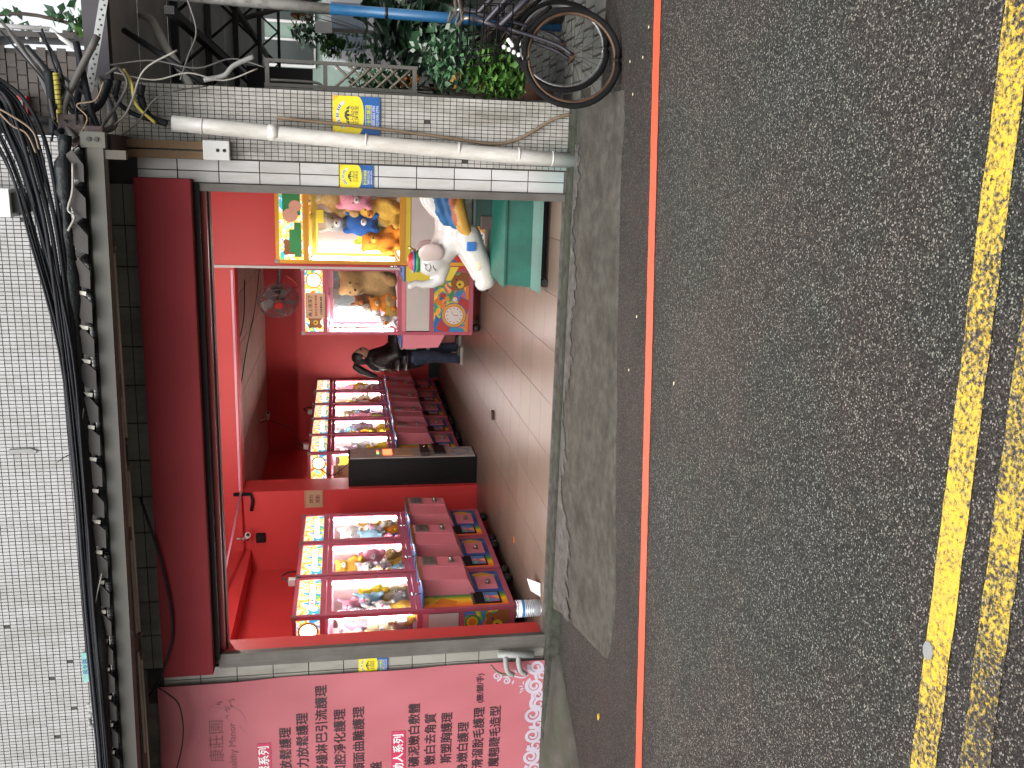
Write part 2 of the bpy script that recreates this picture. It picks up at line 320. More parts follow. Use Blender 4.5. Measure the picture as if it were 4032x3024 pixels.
# ---------------------------------------------------------------- mesh helpers
ORG = {}
class MB:
    def __init__(s): s.v = []; s.f = []; s.m = []; s.sm = []
    def add(s, vs, fs, mi=0, smooth=False):
        b = len(s.v); s.v += [tuple(v) for v in vs]
        for f in fs: s.f.append(tuple(i + b for i in f)); s.m.append(mi); s.sm.append(smooth)
        return s
    def box(s, a, b, mi=0):
        x0, y0, z0 = [min(p, q) for p, q in zip(a, b)]; x1, y1, z1 = [max(p, q) for p, q in zip(a, b)]
        return s.add([(x0, y0, z0), (x1, y0, z0), (x1, y1, z0), (x0, y1, z0), (x0, y0, z1), (x1, y0, z1), (x1, y1, z1), (x0, y1, z1)],
                     [(0, 3, 2, 1), (4, 5, 6, 7), (0, 1, 5, 4), (1, 2, 6, 5), (2, 3, 7, 6), (3, 0, 4, 7)], mi)
    def bbox(s, a, b, r=.006, mi=0):
        """box with chamfered edges"""
        bm = bmesh.new(); bmesh.ops.create_cube(bm, size=1)
        for v in bm.verts: v.co = Vector([(p + q) / 2 + c * abs(q - p) for p, q, c in zip(a, b, v.co)])
        bmesh.ops.bevel(bm, geom=list(bm.edges), offset=r, segments=2, affect='EDGES', profile=.7)
        bm.verts.ensure_lookup_table()
        s.add([v.co[:] for v in bm.verts], [[v.index for v in f.verts] for f in bm.faces], mi); bm.free(); return s
    def cyl(s, p0, p1, r0, r1=None, n=12, mi=0, caps=True):
        return s.tube([p0, p1], [r0, r0 if r1 is None else r1], n, mi, caps)
    def tube(s, path, r, n=8, mi=0, caps=True, closed=False):
        P = [Vector(p) for p in path]; k = len(P)
        rs = r if isinstance(r, (list, tuple)) else [r] * k
        vs, fs = [], []; up = None
        for i, p in enumerate(P):
            if closed: d = P[(i + 1) % k] - P[i - 1]
            else: d = P[min(i + 1, k - 1)] - P[max(i - 1, 0)]
            d.normalize()
            if up is None:
                up = Vector((0, 0, 1)) if abs(d.z) < .9 else Vector((1, 0, 0))
            a = d.cross(up)
            if a.length < 1e-5: a = d.cross(Vector((0, 1, 0)))
            a.normalize(); b = d.cross(a); up = -b if False else up
            for j in range(n):
                t = 2 * math.pi * j / n; vs.append(p + (a * math.cos(t) + b * math.sin(t)) * rs[i])
        m = k if closed else k - 1
        for i in range(m):
            i2 = (i + 1) % k
            for j in range(n):
                j2 = (j + 1) % n; fs.append((i * n + j, i * n + j2, i2 * n + j2, i2 * n + j))
        s.add(vs, fs, mi, True)
        if caps and not closed:
            b = len(s.v) - len(vs)
            s.f.append(tuple(b + j for j in range(n - 1, -1, -1))); s.m.append(mi); s.sm.append(False)
            s.f.append(tuple(b + (k - 1) * n + j for j in range(n))); s.m.append(mi); s.sm.append(False)
        return s
    def ell(s, c, r, mi=0, seg=12, rings=8, rot=None):
        vs, fs = [], []
        if not isinstance(r, (tuple, list)): r = (r, r, r)
        for i in range(rings + 1):
            ph = math.pi * i / rings
            for j in range(seg):
                t = 2 * math.pi * j / seg
                v = Vector((r[0] * math.sin(ph) * math.cos(t), r[1] * math.sin(ph) * math.sin(t), r[2] * math.cos(ph)))
                if rot: v = rot @ v
                vs.append(v + Vector(c))
        for i in range(rings):
            for j in range(seg):
                j2 = (j + 1) % seg; fs.append((i * seg + j, (i + 1) * seg + j, (i + 1) * seg + j2, i * seg + j2))
        return s.add(vs, fs, mi, True)
    def prism(s, poly, o, u, v, w, mi=0):
        """2D polygon (ccw) in plane o+u*a+v*b, extruded by vector w"""
        o, u, v, w = map(Vector, (o, u, v, w)); k = len(poly)
        A = [o + u * a + v * b for a, b in poly]; B = [p + w for p in A]
        return s.add(A + B, [tuple(range(k - 1, -1, -1)), tuple(range(k, 2 * k))] + [(i, (i + 1) % k, k + (i + 1) % k, k + i) for i in range(k)], mi)
    def poly(s, poly, o, u, v, off, mi=0):
        o, u, v = map(Vector, (o, u, v)); nn = u.cross(v).normalized()
        return s.add([o + u * a + v * b + nn * off for a, b in poly], [tuple(range(len(poly)))], mi)
    def build(s, name, mats, parent=None, kind=None):
        me = bpy.data.meshes.new(name)
        o = ORG.get(parent, Vector((0, 0, 0)))
        me.from_pydata([(v[0] - o.x, v[1] - o.y, v[2] - o.z) for v in s.v], [], s.f)
        for mn in ([mats] if isinstance(mats, str) else mats): me.materials.append(MATS[mn])
        me.polygons.foreach_set('material_index', s.m); me.polygons.foreach_set('use_smooth', s.sm)
        me.update()
        return link(name, me, parent, kind)
def link(name, me, parent=None, kind=None, loc=None):
    ob = bpy.data.objects.new(name, me); COL.objects.link(ob)
    if parent is not None: ob.parent = parent; ORG[ob] = ORG.get(parent, Vector((0, 0, 0)))
    if kind: ob['kind'] = kind
    if loc is not None: ob.location = loc
    return ob
def tag(o, label=None, cat=None, group=None, kind=None):
    if label: o['label'] = label
    if cat: o['category'] = cat
    if group: o['group'] = group
    if kind: o['kind'] = kind
    return o
def thing(name, loc, label=None, cat=None, group=None, local=False):
    e = bpy.data.objects.new(name, None); COL.objects.link(e); e.empty_display_size = .1
    ORG[e] = Vector((0, 0, 0)) if local else Vector(loc)
    e.location = loc
    return tag(e, label, cat, group)
KIDS = {}
def copy_tree(o, parent=None):
    c = o.copy(); COL.objects.link(c); c.parent = parent
    for ch in list(o.children): copy_tree(ch, c)
    return c
def base(o):
    """give a single-mesh thing an origin at its base"""
    me = o.data; vs = me.vertices
    mn = [min(v.co[i] for v in vs) for i in range(3)]; mx = [max(v.co[i] for v in vs) for i in range(3)]
    c = Vector(((mn[0] + mx[0]) / 2, (mn[1] + mx[1]) / 2, mn[2])); me.transform(Matrix.Translation(-c)); o.location = c; return o

TMP = bpy.data.scenes.new('tmp_scene')
def evaluated_mesh(ob):
    TMP.collection.objects.link(ob); vl = TMP.view_layers[0]; vl.update(); dg = vl.depsgraph
    me = bpy.data.meshes.new_from_object(ob.evaluated_get(dg)); return me
def blob(name, prims, mats, parent=None, voxel=.012, smooth=4):
    """prims: ('e',c,r,mi[,rot]) ellipsoid or ('p',[(pt,r)..],mi) tapered path; voxel-union to one surface"""
    mb = MB(); samp = []
    for p in prims:
        if p[0] == 'e':
            c, r, mi = p[1], p[2], p[3]; r = r if isinstance(r, (tuple, list)) else (r,) * 3
            rot = p[4] if len(p) > 4 else None
            mb.ell(c, r, 0, 16, 10, rot); samp.append((Vector(c), Vector(r), mi, rot.inverted() if rot else None))
        else:
            pts = p[1]; mi = p[2]
            for (a, ra), (b, rb) in zip(pts, pts[1:]):
                a, b = Vector(a), Vector(b); k = max(2, int((b - a).length / max(.4 * min(ra, rb), .004)))
                for i in range(k + 1):
                    t = i / k; c = a.lerp(b, t); r = ra + (rb - ra) * t
                    mb.ell(c, r, 0, 10, 7); samp.append((c, Vector((r, r, r)), mi, None))
    me = bpy.data.meshes.new('tmp'); me.from_pydata(mb.v, [], mb.f); ob = bpy.data.objects.new('tmp', me)
    rm = ob.modifiers.new('r', 'REMESH'); rm.mode = 'VOXEL'; rm.voxel_size = voxel
    sm = ob.modifiers.new('s', 'SMOOTH'); sm.iterations = smooth; sm.factor = .5
    nm = evaluated_mesh(ob)
    bpy.data.objects.remove(ob); bpy.data.meshes.remove(me)
    o = ORG.get(parent, Vector((0, 0, 0)))
    mats = [mats] if isinstance(mats, str) else mats
    nm.materials.clear()
    for mn in mats: nm.materials.append(MATS[mn])
    if len(mats) > 1:
        for f in nm.polygons:
            best, bi = 1e9, 0
            for c, r, mi, ri in samp:
                d = f.center - c
                if ri: d = ri @ d
                q = abs(Vector((d.x / r.x, d.y / r.y, d.z / r.z)).length - 1) if False else Vector((d.x / r.x, d.y / r.y, d.z / r.z)).length
                if q < best: best, bi = q, mi
            f.material_index = bi
    for f in nm.polygons: f.use_smooth = True
    nm.transform(Matrix.Translation(-o)); nm.name = name
    return link(name, nm, parent)

def text(name, s, size, mat, parent, loc, rot=(R(90), 0, 0), bold=0., shear=0., align='LEFT', sx=1., wrap=None):
    cu = bpy.data.curves.new('t', 'FONT'); cu.body = s; cu.size = size; cu.shear = shear; cu.align_x = align
    cu.resolution_u = 2
    ob = bpy.data.objects.new('t', cu); me = evaluated_mesh(ob)
    bpy.data.objects.remove(ob)
    from mathutils import Euler
    me.transform(Matrix.Translation(Vector(loc)) @ Euler(rot).to_matrix().to_4x4() @ Matrix.Diagonal((sx, 1, 1, 1)))
    if wrap:
        for v in me.vertices: v.co.y = wrap(v.co.x, v.co.z)
    me.transform(Matrix.Translation(-ORG.get(parent, Vector((0, 0, 0)))))
    if bold:
        n0 = len(me.vertices); vs = [v.co.copy() for v in me.vertices]; fs = [tuple(p.vertices) for p in me.polygons]; V2, F2 = [], []
        for k, (dx, dz) in enumerate(((0, 0), (bold, 0), (-bold, 0), (0, bold), (0, -bold))):
            V2 += [(v.x + dx, v.y - .0001 * k, v.z + dz) for v in vs]; F2 += [tuple(i + n0 * k for i in f) for f in fs]
        me2 = bpy.data.meshes.new(name); me2.from_pydata(V2, [], F2); bpy.data.meshes.remove(me); me = me2
    me.materials.clear(); me.materials.append(MATS[mat]); me.name = name
    return link(name, me, parent)
def disc(cx, cy, r, n=20, ry=None): return [(cx + r * math.cos(2 * math.pi * i / n), cy + (ry or r) * math.sin(2 * math.pi * i / n)) for i in range(n)]
def rect(a, b, c, d): return [(a, b), (c, b), (c, d), (a, d)]
def wire(pts, n=24, sag=0):
    """smooth catmull-rom through points"""
    P = [Vector(p) for p in pts]; P = [P[0] * 2 - P[1]] + P + [P[-1] * 2 - P[-2]]; out = []
    per = max(3, n // (len(P) - 3))
    for i in range(1, len(P) - 2):
        for j in range(per):
            t = j / per; a, b, c, d = P[i - 1], P[i], P[i + 1], P[i + 2]
            out.append(.5 * ((2 * b) + (c - a) * t + (2 * a - 5 * b + 4 * c - d) * t * t + (3 * b - a - 3 * c + d) * t ** 3))
    out.append(P[-2]); return out

# ================================================================ GROUND
def strip(far, near, z, name, mats, parent, jit=.004, step=.06, ext=None):
    mb = MB(); (x0, y0), (x1, y1) = far; n = int((x1 - x0) / step)
    vs, fs = [], []
    for i in range(n + 1):
        t = i / n; x = x0 + (x1 - x0) * t
        yf = y0 + (y1 - y0) * t + random.uniform(-jit, jit); yn = near[0][1] + (near[1][1] - near[0][1]) * t + random.uniform(-jit, jit)
        vs += [(x, yn, z), (x, yf, z)]
        if i: fs.append((2 * i - 2, 2 * i, 2 * i + 1, 2 * i - 1))
    return mb.add(vs, fs).build(name, mats, parent)
road = MB().add([(-60, -60, 0), (60, -60, 0), (60, 80, 0), (-60, 80, 0)], [(0, 1, 2, 3)]).build('road', 'asphalt', kind='structure')
strip([(-12, 2.98), (9, 5.87)], [(-12, 2.88), (9, 5.77)], .004, 'red_line', 'red_paint', road, .003)
strip([(-12, 1.55), (9, 2.46)], [(-12, 1.45), (9, 2.36)], .004, 'yellow_line', 'yellow_paint', road, .0025)
strip([(-12, 1.36), (9, 2.27)], [(-12, 1.26), (9, 2.17)], .004, 'yellow_line', 'yellow_paint_worn', road, .003)
# flattened scrap of grey gum on the yellow line
tag(base(MB().prism(disc(-1.26, 2.0, .028, 9, .02), (0, 0, .005), (1, 0, 0), (0, 1, 0), (0, 0, .004)).build('paper_scrap', 'box_grey')),
    'flattened pale grey scrap stuck on the yellow road line', 'litter')

# concrete apron (sloping ramp) in front of the shop
fe = [(-3.02, 4.90), (-2.94, 4.82), (-2.78, 4.77), (-2.51, 4.745), (-2.23, 4.80), (-1.96, 4.86), (-1.41, 4.95), (-.87, 5.04), (-.33, 5.13), (-.07, 5.16), (.12, 5.16), (.32, 5.16), (.47, 5.2)]
def front_y(x):
    for (a, ya), (b, yb) in zip(fe, fe[1:]):
        if x <= b: return ya + (yb - ya) * max(0, min(1, (x - a) / (b - a)))
    return fe[-1][1]
mb = MB(); nx, ny = 70, 16; vs, fs = [], []
for i in range(nx + 1):
    x = -3.2 + 3.67 * i / nx; yf = front_y(x) + random.uniform(-.012, .012)
    if x < -2.94: yf = 4.82 + (-2.94 - x) * 4.1
    for j in range(ny + 1):
        t = j / ny; y = yf + (6.0 - yf) * t
        z = .006 + .054 * (t ** 1.2) + (random.uniform(-.002, .002) if 0 < j < ny else 0) + (0 if j else .0)
        vs.append((x, y, z))
for i in range(nx):
    for j in range(ny): fs.append((i * (ny + 1) + j, (i + 1) * (ny + 1) + j, (i + 1) * (ny + 1) + j + 1, i * (ny + 1) + j + 1))
b = len(vs)
for i in range(nx + 1): x, y, z = vs[i * (ny + 1)]; vs.append((x, y - .012, -.004))
for i in range(nx): fs.append((b + i, b + i + 1, (i + 1) * (ny + 1), i * (ny + 1)))
mb.add(vs, fs, 0, True)
apron = mb.build('concrete_apron', 'concrete', kind='structure')
# paler patched strip along the step
mb = MB(); n = 300; vs, fs = [], []
for i in range(n + 1):
    x = -3.12 + 3.3 * i / n; y0 = 5.9 + .09 * math.sin(x * 3.1) * math.sin(x * 7.3 + 1) + .03 * math.sin(x * 17) * math.sin(x * 29 + 2) + .02 * math.sin(x * 61) + random.uniform(-.022, .022) - (.26 if x < -2.3 else 0) * min(1, (-2.3 - x) * 2)
    y0 = min(y0, 5.985)
    vs += [(x, max(y0, 5.4), .006 + .054 * max(0, (y0 - front_y(x)) / (6 - front_y(x))) ** 1.2 + .006), (x, 6.004, .068)]
    if i: fs.append((2 * i - 2, 2 * i, 2 * i + 1, 2 * i - 1))
mb.add(vs, fs, 0, True).build('mortar_patch', 'concrete_pale', apron)
# kerb stone under the shop floor edge
mb = MB(); mb.bbox((-4.7, 6.0, -.02), (.46, 6.128, .088), .01)
kerb = mb.build('kerb', 'kerb_stone', kind='structure')
# rough plaster slope with lump before the neighbour's wall
mb = MB(); vs, fs = [], []; nx, ny = 30, 22
random.seed(3)
for i in range(nx + 1):
    for j in range(ny + 1):
        u, v = i / nx, j / ny; x = -5.2 + 1.62 * u; yb = 6.05; yfz = 5.02 + .95 * max(0, u - .62) / .38
        y = yfz + (yb - yfz) * v
        z = .008 + .1 * v * (1 - .5 * u) + .05 * math.sin(x * 5 + y * 2) * math.sin(y * 6 + x) * (1 - abs(2 * v - 1)) + random.uniform(0, .015)
        d = math.hypot(x + 3.62, y - 5.1); z += .09 * math.exp(-(d / .14) ** 2)
        if j == 0 or i == nx: z = -.004
        vs.append((x, y, z))
for i in range(nx):
    for j in range(ny): fs.append((i * (ny + 1) + j, (i + 1) * (ny + 1) + j, (i + 1) * (ny + 1) + j + 1, i * (ny + 1) + j + 1))
mb.add(vs, fs, 0, True).build('plaster_ramp', 'plaster_lump', kind='structure')
random.seed(11)
tag(base(MB().prism([(-3.42, 4.9), (-3.385, 4.885), (-3.37, 4.9), (-3.40, 4.915)], (0, 0, .004), (1, 0, 0), (0, 1, 0), (0, 0, .008)).build('dry_leaf', 'c_amber')), 'small yellowed leaf in the gutter below the rough plaster ramp', 'leaf')

# alley pavers (laid in courses, wide joints)
alley = MB().box((.452, 5.62, -.01), (3.4, 9.2, .012)).build('alley_pavement', 'soil', kind='structure')
pm = MB().bbox((-.055, -.109, 0), (.055, .109, .02), .004); pobj = None
r = 0; y = 5.75
while y < 9.1:
    x = .53 + (.062 if r % 2 else 0)
    while x < 1.55:
        if pobj is None: pobj = pm.build('paver', 'paver', alley); me = pobj.data; o = pobj
        else: o = link('paver', me, alley)
        o.location = (x, y, -.003 + random.uniform(0, .003)); o.rotation_euler = (0, 0, random.uniform(-.02, .02))
        x += .125
    y += .25; r += 1

# ================================================================ SHOP BUILDING
shop = thing('shop_building', (-1.7, 6.13, 0), 'tiled corner shop open to the street with red walls inside', 'building')
FZ = .1
# --- floor slab and tiles
slab = MB().box((-4.45, 6.13, -.02), (.4, 14.1, FZ - .012)).build('shop_floor', 'floor_joint', shop)
tm = MB().bbox((-.1985, -.1985, -.011), (.1985, .1985, 0), .0015); first = None
o0 = ORG[shop]
for i in range(12):
    for j in range(20):
        x = -4.27 + .4 * i - .0; y = 6.345 + .4 * j
        if x > .35 or y > 14: continue
        if first is None: first = tm.build('floor_tile', 'floor_tile', None); first.parent = slab; o = first; me = first.data
        else: o = link('floor_tile', me, slab)
        o.location = Vector((x, y, FZ)) - o0
# metal threshold lip with scraped mortar
MB().box((-3.6, 6.122, .06), (.0, 6.15, FZ + .004)).build('threshold', 'concrete_pale', shop)
# --- interior walls
def wallbox(name, a, b, mat, parent=shop): return MB().box(a, b).build(name, mat, parent)
wallbox('inner_wall', (-4.6, 6.36, 0), (-4.45, 14.2, 3.0), 'red_wall')
wallbox('inner_wall', (-4.6, 14.0, 0), (.4, 14.15, 3.0), 'red_wall')
wallbox('inner_wall', (.3, 6.36, 0), (.42, 14.2, 3.0), 'red_wall')
wallbox('inner_pier', (-4.45, 9.6, 0), (-3.52, 9.98, 2.95), 'red_wall')
wallbox('inner_pier', (-1.06, 9.6, 0), (.3, 9.98, 2.95), 'red_wall')
wallbox('inner_beam', (-3.52, 9.6, 2.69), (-1.06, 9.9, 2.95), 'red_wall')
wallbox('inner_beam', (-4.45, 6.36, 2.62), (-4.2, 9.6, 2.95), 'red_wall')
wallbox('skirting', (-3.27, 13.95, FZ), (.3, 14.0, .26), 'black_skirting')
# pier corner trims and surface conduits
MB().box((-1.075, 9.585, .9), (-1.05, 9.6, 2.9)).build('corner_trim', 'white_plastic', shop)
MB().box((-3.5, 9.58, 2.705), (-1.1, 9.598, 2.725)).build('conduit', 'pink_light', shop)
MB().tube([(-3.5, 9.57, 2.7), (-4.18, 8.2, 2.8)], .012, 6).build('conduit', 'pink_light', shop)
MB().tube([(-3.72, 9.56, 2.6), (-3.60, 9.56, 2.58), (-3.53, 9.56, 2.6), (-3.53, 9.56, 2.78)], .02, 6).build('wall_cable', 'cable_black', shop)
# --- ceilings: boards
ceil = wallbox('ceiling', (-4.45, 9.9, 2.79), (.3, 14.0, 2.84), 'dark_brown')
for i in range(8):
    x0 = -4.45 + .594 * i
    for j in range(3): MB().box((x0 + .004, 9.92 + 1.36 * j, 2.765), (x0 + .586, 9.92 + 1.36 * (j + 1) - .01, 2.792)).build('ceiling_board', 'ceiling_board', ceil)
wallbox('ceiling', (-4.45, 6.3, 2.95), (.3, 9.9, 3.0), 'red_wall')
# --- facade: backing wall pieces
wallbox('facade_core', (-.15, 6.14, -.02), (.45, 6.36, 3.05), 'grout')
wallbox('facade_core', (-5.6, 6.14, -.02), (-3.58, 6.36, 3.05), 'grout_light')
wallbox('facade_core', (-3.58, 6.16, 2.5), (-.15, 6.36, 3.05), 'grout')
wallbox('facade_core', (-5.6, 6.14, 3.05), (.10, 6.36, 4.6), 'grout_upper')
wallbox('side_wall', (.42, 6.36, -.02), (.449, 14.2, 3.05), 'grout')
wallbox('roof_slab', (-5.6, 6.36, 3.02), (.44, 14.2, 3.05), 'dark_brown')
# --- big white tiles on the right jamb, grimy ones on the left jamb, white course above the sign painted dark as shade
rp = wallbox('jamb', (-.148, 6.135, .085), (0, 6.141, 2.5), 'grout')
def bigtiles(x0, cols, w, z0, rows, h, mat, parent, gap=.004, y=6.128, zoff=0):
    for i in range(cols):
        for j in range(rows):
            zz = z0 + h * j
            MB().bbox((x0 + w * i + gap / 2, y, zz + gap / 2), (x0 + w * (i + 1) - gap / 2, y + .012, zz + h - gap / 2), .0018).build('tile', mat, parent)
bigtiles(-.148, 2, .074, .1, 10, .252, 'big_tile', rp, .006)
bigtiles(-.148, 2, .074, 2.62, 1, .24, 'big_tile', rp, .006)
lp = wallbox('jamb', (-3.85, 6.135, .085), (-3.58, 6.141, 3.0), 'grout')
bigtiles(-3.85, 3, .09, .085, 11, .255, 'big_tile_grimy_shade', lp, .006)
uc = wallbox('lintel_course', (-3.58, 6.152, 2.84), (-.15, 6.16, 3.05), 'grout')
for i in range(13):
    MB().bbox((-3.57 + .262 * i, 6.142, 2.87), (-3.57 + .262 * i + .254, 6.153, 2.955), .0018).build('tile', 'big_tile_grimy_shade', uc)
    MB().bbox((-3.57 + .262 * i, 6.142, 2.962), (-3.57 + .262 * i + .254, 6.153, 3.046), .0018).build('tile', 'big_tile_grimy_shade', uc)
# --- mosaic: right pier and upper wall
PW, PH, GP = .0245, .0425, .0042
mos = wallbox('mosaic_wall', (.002, 6.136, .07), (.449, 6.141, 3.05), 'grout')
tl = MB().box((-PW / 2 + GP / 2, -.006, -PH / 2 + GP / 2), (PW / 2 - GP / 2, 0, PH / 2 - GP / 2)); tme = None
rest = MB(); cols = 18
for j in range(70):
    z = .085 + PH * (j + .5)
    if z > 3.03: break
    for i in range(cols):
        x = .006 + PW * (i + .5)
        if random.random() < .004: continue
        if .86 < z < 1.58:
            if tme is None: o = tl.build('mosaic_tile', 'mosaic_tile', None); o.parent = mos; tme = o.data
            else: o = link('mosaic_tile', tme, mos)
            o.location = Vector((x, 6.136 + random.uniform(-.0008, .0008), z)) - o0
        else:
            dx, dz, dy = PW / 2 - GP / 2, PH / 2 - GP / 2, random.uniform(-.001, .001)
            rest.box((x - dx, 6.13 + dy, z - dz), (x + dx, 6.1362, z + dz))
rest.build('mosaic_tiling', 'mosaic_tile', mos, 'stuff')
up = wallbox('upper_wall', (-5.6, 6.136, 3.05), (.10, 6.141, 4.6), 'grout_upper')
rest = MB()
for j in range(26):
    z = 3.1 + PH * (j + .5)
    for i in range(210):
        x = -5.05 + PW * (i + .5)
        if x > .09 or random.random() < .003: continue
        dx, dz, dy = PW / 2 - .0024, PH / 2 - .0024, random.uniform(-.0008, .0008)
        rest.box((x - dx, 6.131 + dy, z - dz), (x + dx, 6.1362, z + dz))
rest.build('mosaic_tiling', 'mosaic_tile_upper', up, 'stuff')
# --- door tracks, lintel, red fascia
MB().bbox((-.2, 6.1, FZ - .01), (-.15, 6.2, 2.5), .004).build('door_track', 'alu_track', shop)
MB().bbox((-3.58, 6.1, FZ - .03), (-3.47, 6.15, 2.5), .004).build('door_track', 'alu_track', shop)
MB().box((-4.45, 6.37, FZ), (-3.62, 6.40, 2.6)).build('inner_return', 'red_wall', shop)
MB().box((-3.58, 6.16, FZ), (-3.50, 6.36, 2.5)).build('inner_return', 'red_wall', shop)
MB().box((-3.62, 6.42, FZ), (-3.58, 6.47, 2.5)).box((-3.575, 6.44, FZ), (-3.56, 6.46, 2.5)).build('door_track', 'alu_track', shop)
fb = MB().bbox((-3.57, 6.0, 2.525), (-.125, 6.14, 2.865), .012).build('fascia_board', 'red_board', shop)
MB().box((-3.5, 6.08, 2.49), (-.15, 6.16, 2.522)).build('lintel_rail', 'black_cabinet', shop)
MB().box((-3.5, 6.16, 2.46), (-.15, 6.22, 2.5)).build('lintel_rail', 'red_trim', shop)
MB().box((-3.5, 6.23, 2.45), (-.18, 6.33, 2.49)).build('lintel_rail', 'dark_brown', shop)
MB().box((-3.45, 6.345, 2.455), (-.2, 6.352, 2.495)).build('lintel_strip', 'brass', shop)
# shop ceiling lamps (front bay)
for x in (-3.0, -1.3):
    lp_ = thing('ceiling_lamp', (x, 7.35, 2.9), 'fluorescent tube lamp on the shop ceiling behind the red sign, ' + ('left' if x < -2 else 'right') + ' one', 'lamp', 'shop ceiling lamps')
    MB().box((x - .62, 7.31, 2.915), (x + .62, 7.39, 2.95)).build('batten', 'white_plastic', lp_)
    MB().cyl((x - .6, 7.35, 2.895), (x + .6, 7.35, 2.895), .014, n=10).build('tube', 'shop_tube', lp_)

# ================================================================ AWNING
aw = thing('corrugated_awning', (-2, 5.8, 2.9), 'weathered grey awning with corrugated sheet edge above the red sign', 'awning')
MB().prism([(0, 0), (.05, -.012), (.1, 0), (.1, .085), (.07, .1), (.02, .1), (0, .085)], (-5.4, 5.55, 2.985), (0, 1, 0), (0, 0, 1), (5.53, 0, -.07)).build('beam', 'beam_grey', aw)
MB().box((-5.4, 5.68, 2.96), (.02, 5.78, 3.06)).build('beam', 'beam_olive', aw)
MB().box((-5.4, 5.78, 3.03), (.02, 6.13, 3.06)).build('soffit', 'beam_olive', aw)
MB().box((.04, 5.535, 2.90), (.125, 5.549, 3.03)).build('end_plate', 'beam_grey', aw)
for z in (2.945, 2.985): MB().cyl((.085, 5.527, z), (.085, 5.536, z), .013, n=10).build('bolt', 'shed_steel', aw)
MB().box((-.02, 5.56, 2.80), (.03, 5.60, 2.92)).build('bracket', 'beam_olive', aw)
MB().box((.025, 5.68, 2.9), (.12, 6.12, 3.0)).build('end_beam', 'sheet_metal_dark', aw)
# corrugated sheet: one trapezoid rib every 0.2 m
def zb(x): return 3.10 - .07 * (x + 5.4) / 5.53
ribs = MB()
for i in range(27):
    x = -5.35 + .2 * i
    z = zb(x); P = [(x, z), (x + .06, z), (x + .085, z + .045), (x + .16, z + .05 + random.uniform(-.01, .01)), (x + .2, z)]
    for (a, za), (b, zc) in zip(P, P[1:]):
        ribs.add([(a, 5.5, za), (b, 5.5, zc), (b, 6.12, zc + .16), (a, 6.12, za + .16)], [(0, 1, 2, 3)])
        ribs.add([(a, 5.5, za + .006), (b, 5.5, zc + .006), (b, 6.12, zc + .166), (a, 6.12, za + .166)], [(3, 2, 1, 0)])
        ribs.add([(a, 5.5, za), (b, 5.5, zc), (b, 5.5, zc + .006), (a, 5.5, za + .006)], [(3, 2, 1, 0)])
ribs.build('corrugated_sheet', 'sheet_metal_dark', aw)
# folded dark plastic edge hanging over each rib, white wedges added between as daylight on the ribs
for i in range(27):
    x = -5.35 + .2 * i; z = zb(x)
    MB().prism([(0, -.02), (.1 + random.uniform(-.01, .02), -.024), (.175, .03), (.15, .062), (.08, .055 + random.uniform(0, .01)), (.02, .04)], (x, 5.485, z), (1, 0, 0), (0, 0, 1), (0, .014, 0)).build('edge_flap', 'sheet_metal_dark', aw)
    if i < 23:
        MB().prism([(.182, .0), (.205, -.004), (.212, .045), (.19, .03)], (x - .02, 5.482, z + .004), (1, 0, 0), (0, 0, 1), (0, .01, 0)).build('lit_wedge', 'lit_wedge_white', aw)
# fluorescent battens under the awning (off)
def batten(x0, x1, y, z0, z1, lab, two=True):
    t = thing('lamp_batten', ((x0 + x1) / 2, y, z0), lab, 'lamp', 'unlit battens under the awning')
    MB().add([(x0, y - .02, z0), (x1, y - .02, z1), (x1, y + .03, z1), (x0, y + .03, z0), (x0, y - .02, z0 + .03), (x1, y - .02, z1 + .03), (x1, y + .03, z1 + .03), (x0, y + .03, z0 + .03)],
             [(0, 3, 2, 1), (4, 5, 6, 7), (0, 1, 5, 4), (1, 2, 6, 5), (2, 3, 7, 6), (3, 0, 4, 7)]).build('housing', 'batten_metal', t)
    if two: MB().cyl((x0 + .03, y - .005, z0 - .014), (x1 - .03, y - .005, z1 - .014), .012, n=8).build('tube', 'tube_off', t)
    for x, z in ((x0, z0), (x1, z1)): MB().box((x - .012, y - .025, z - .028), (x + .012, y + .032, z + .032)).build('socket', 'batten_metal', t)
batten(-1.78, -.55, 5.86, 2.985, 2.985, 'unlit fluorescent batten under the awning, nearest the white drain pipe')
batten(-3.15, -1.95, 5.86, 2.985, 2.985, 'unlit fluorescent batten under the awning, middle one of the row')
batten(-4.6, -3.3, 5.86, 2.985, 2.985, 'unlit fluorescent batten under the awning above the pink banner')
for k, (x0, x1) in enumerate([(-1.3, -.62), (-2.3, -1.45), (-3.05, -2.4), (-3.95, -3.2)]):
    tag(base(MB().box((x0, 5.7, 2.945), (x1, 5.72, 2.956)).build('trim_strip', 'tube_off')), 'thin pale strip under the awning beam, ' + ['nearest the drain pipe', 'second from the drain pipe', 'third from the drain pipe', 'above the pink banner'][k], 'strip', 'pale strips under the awning')

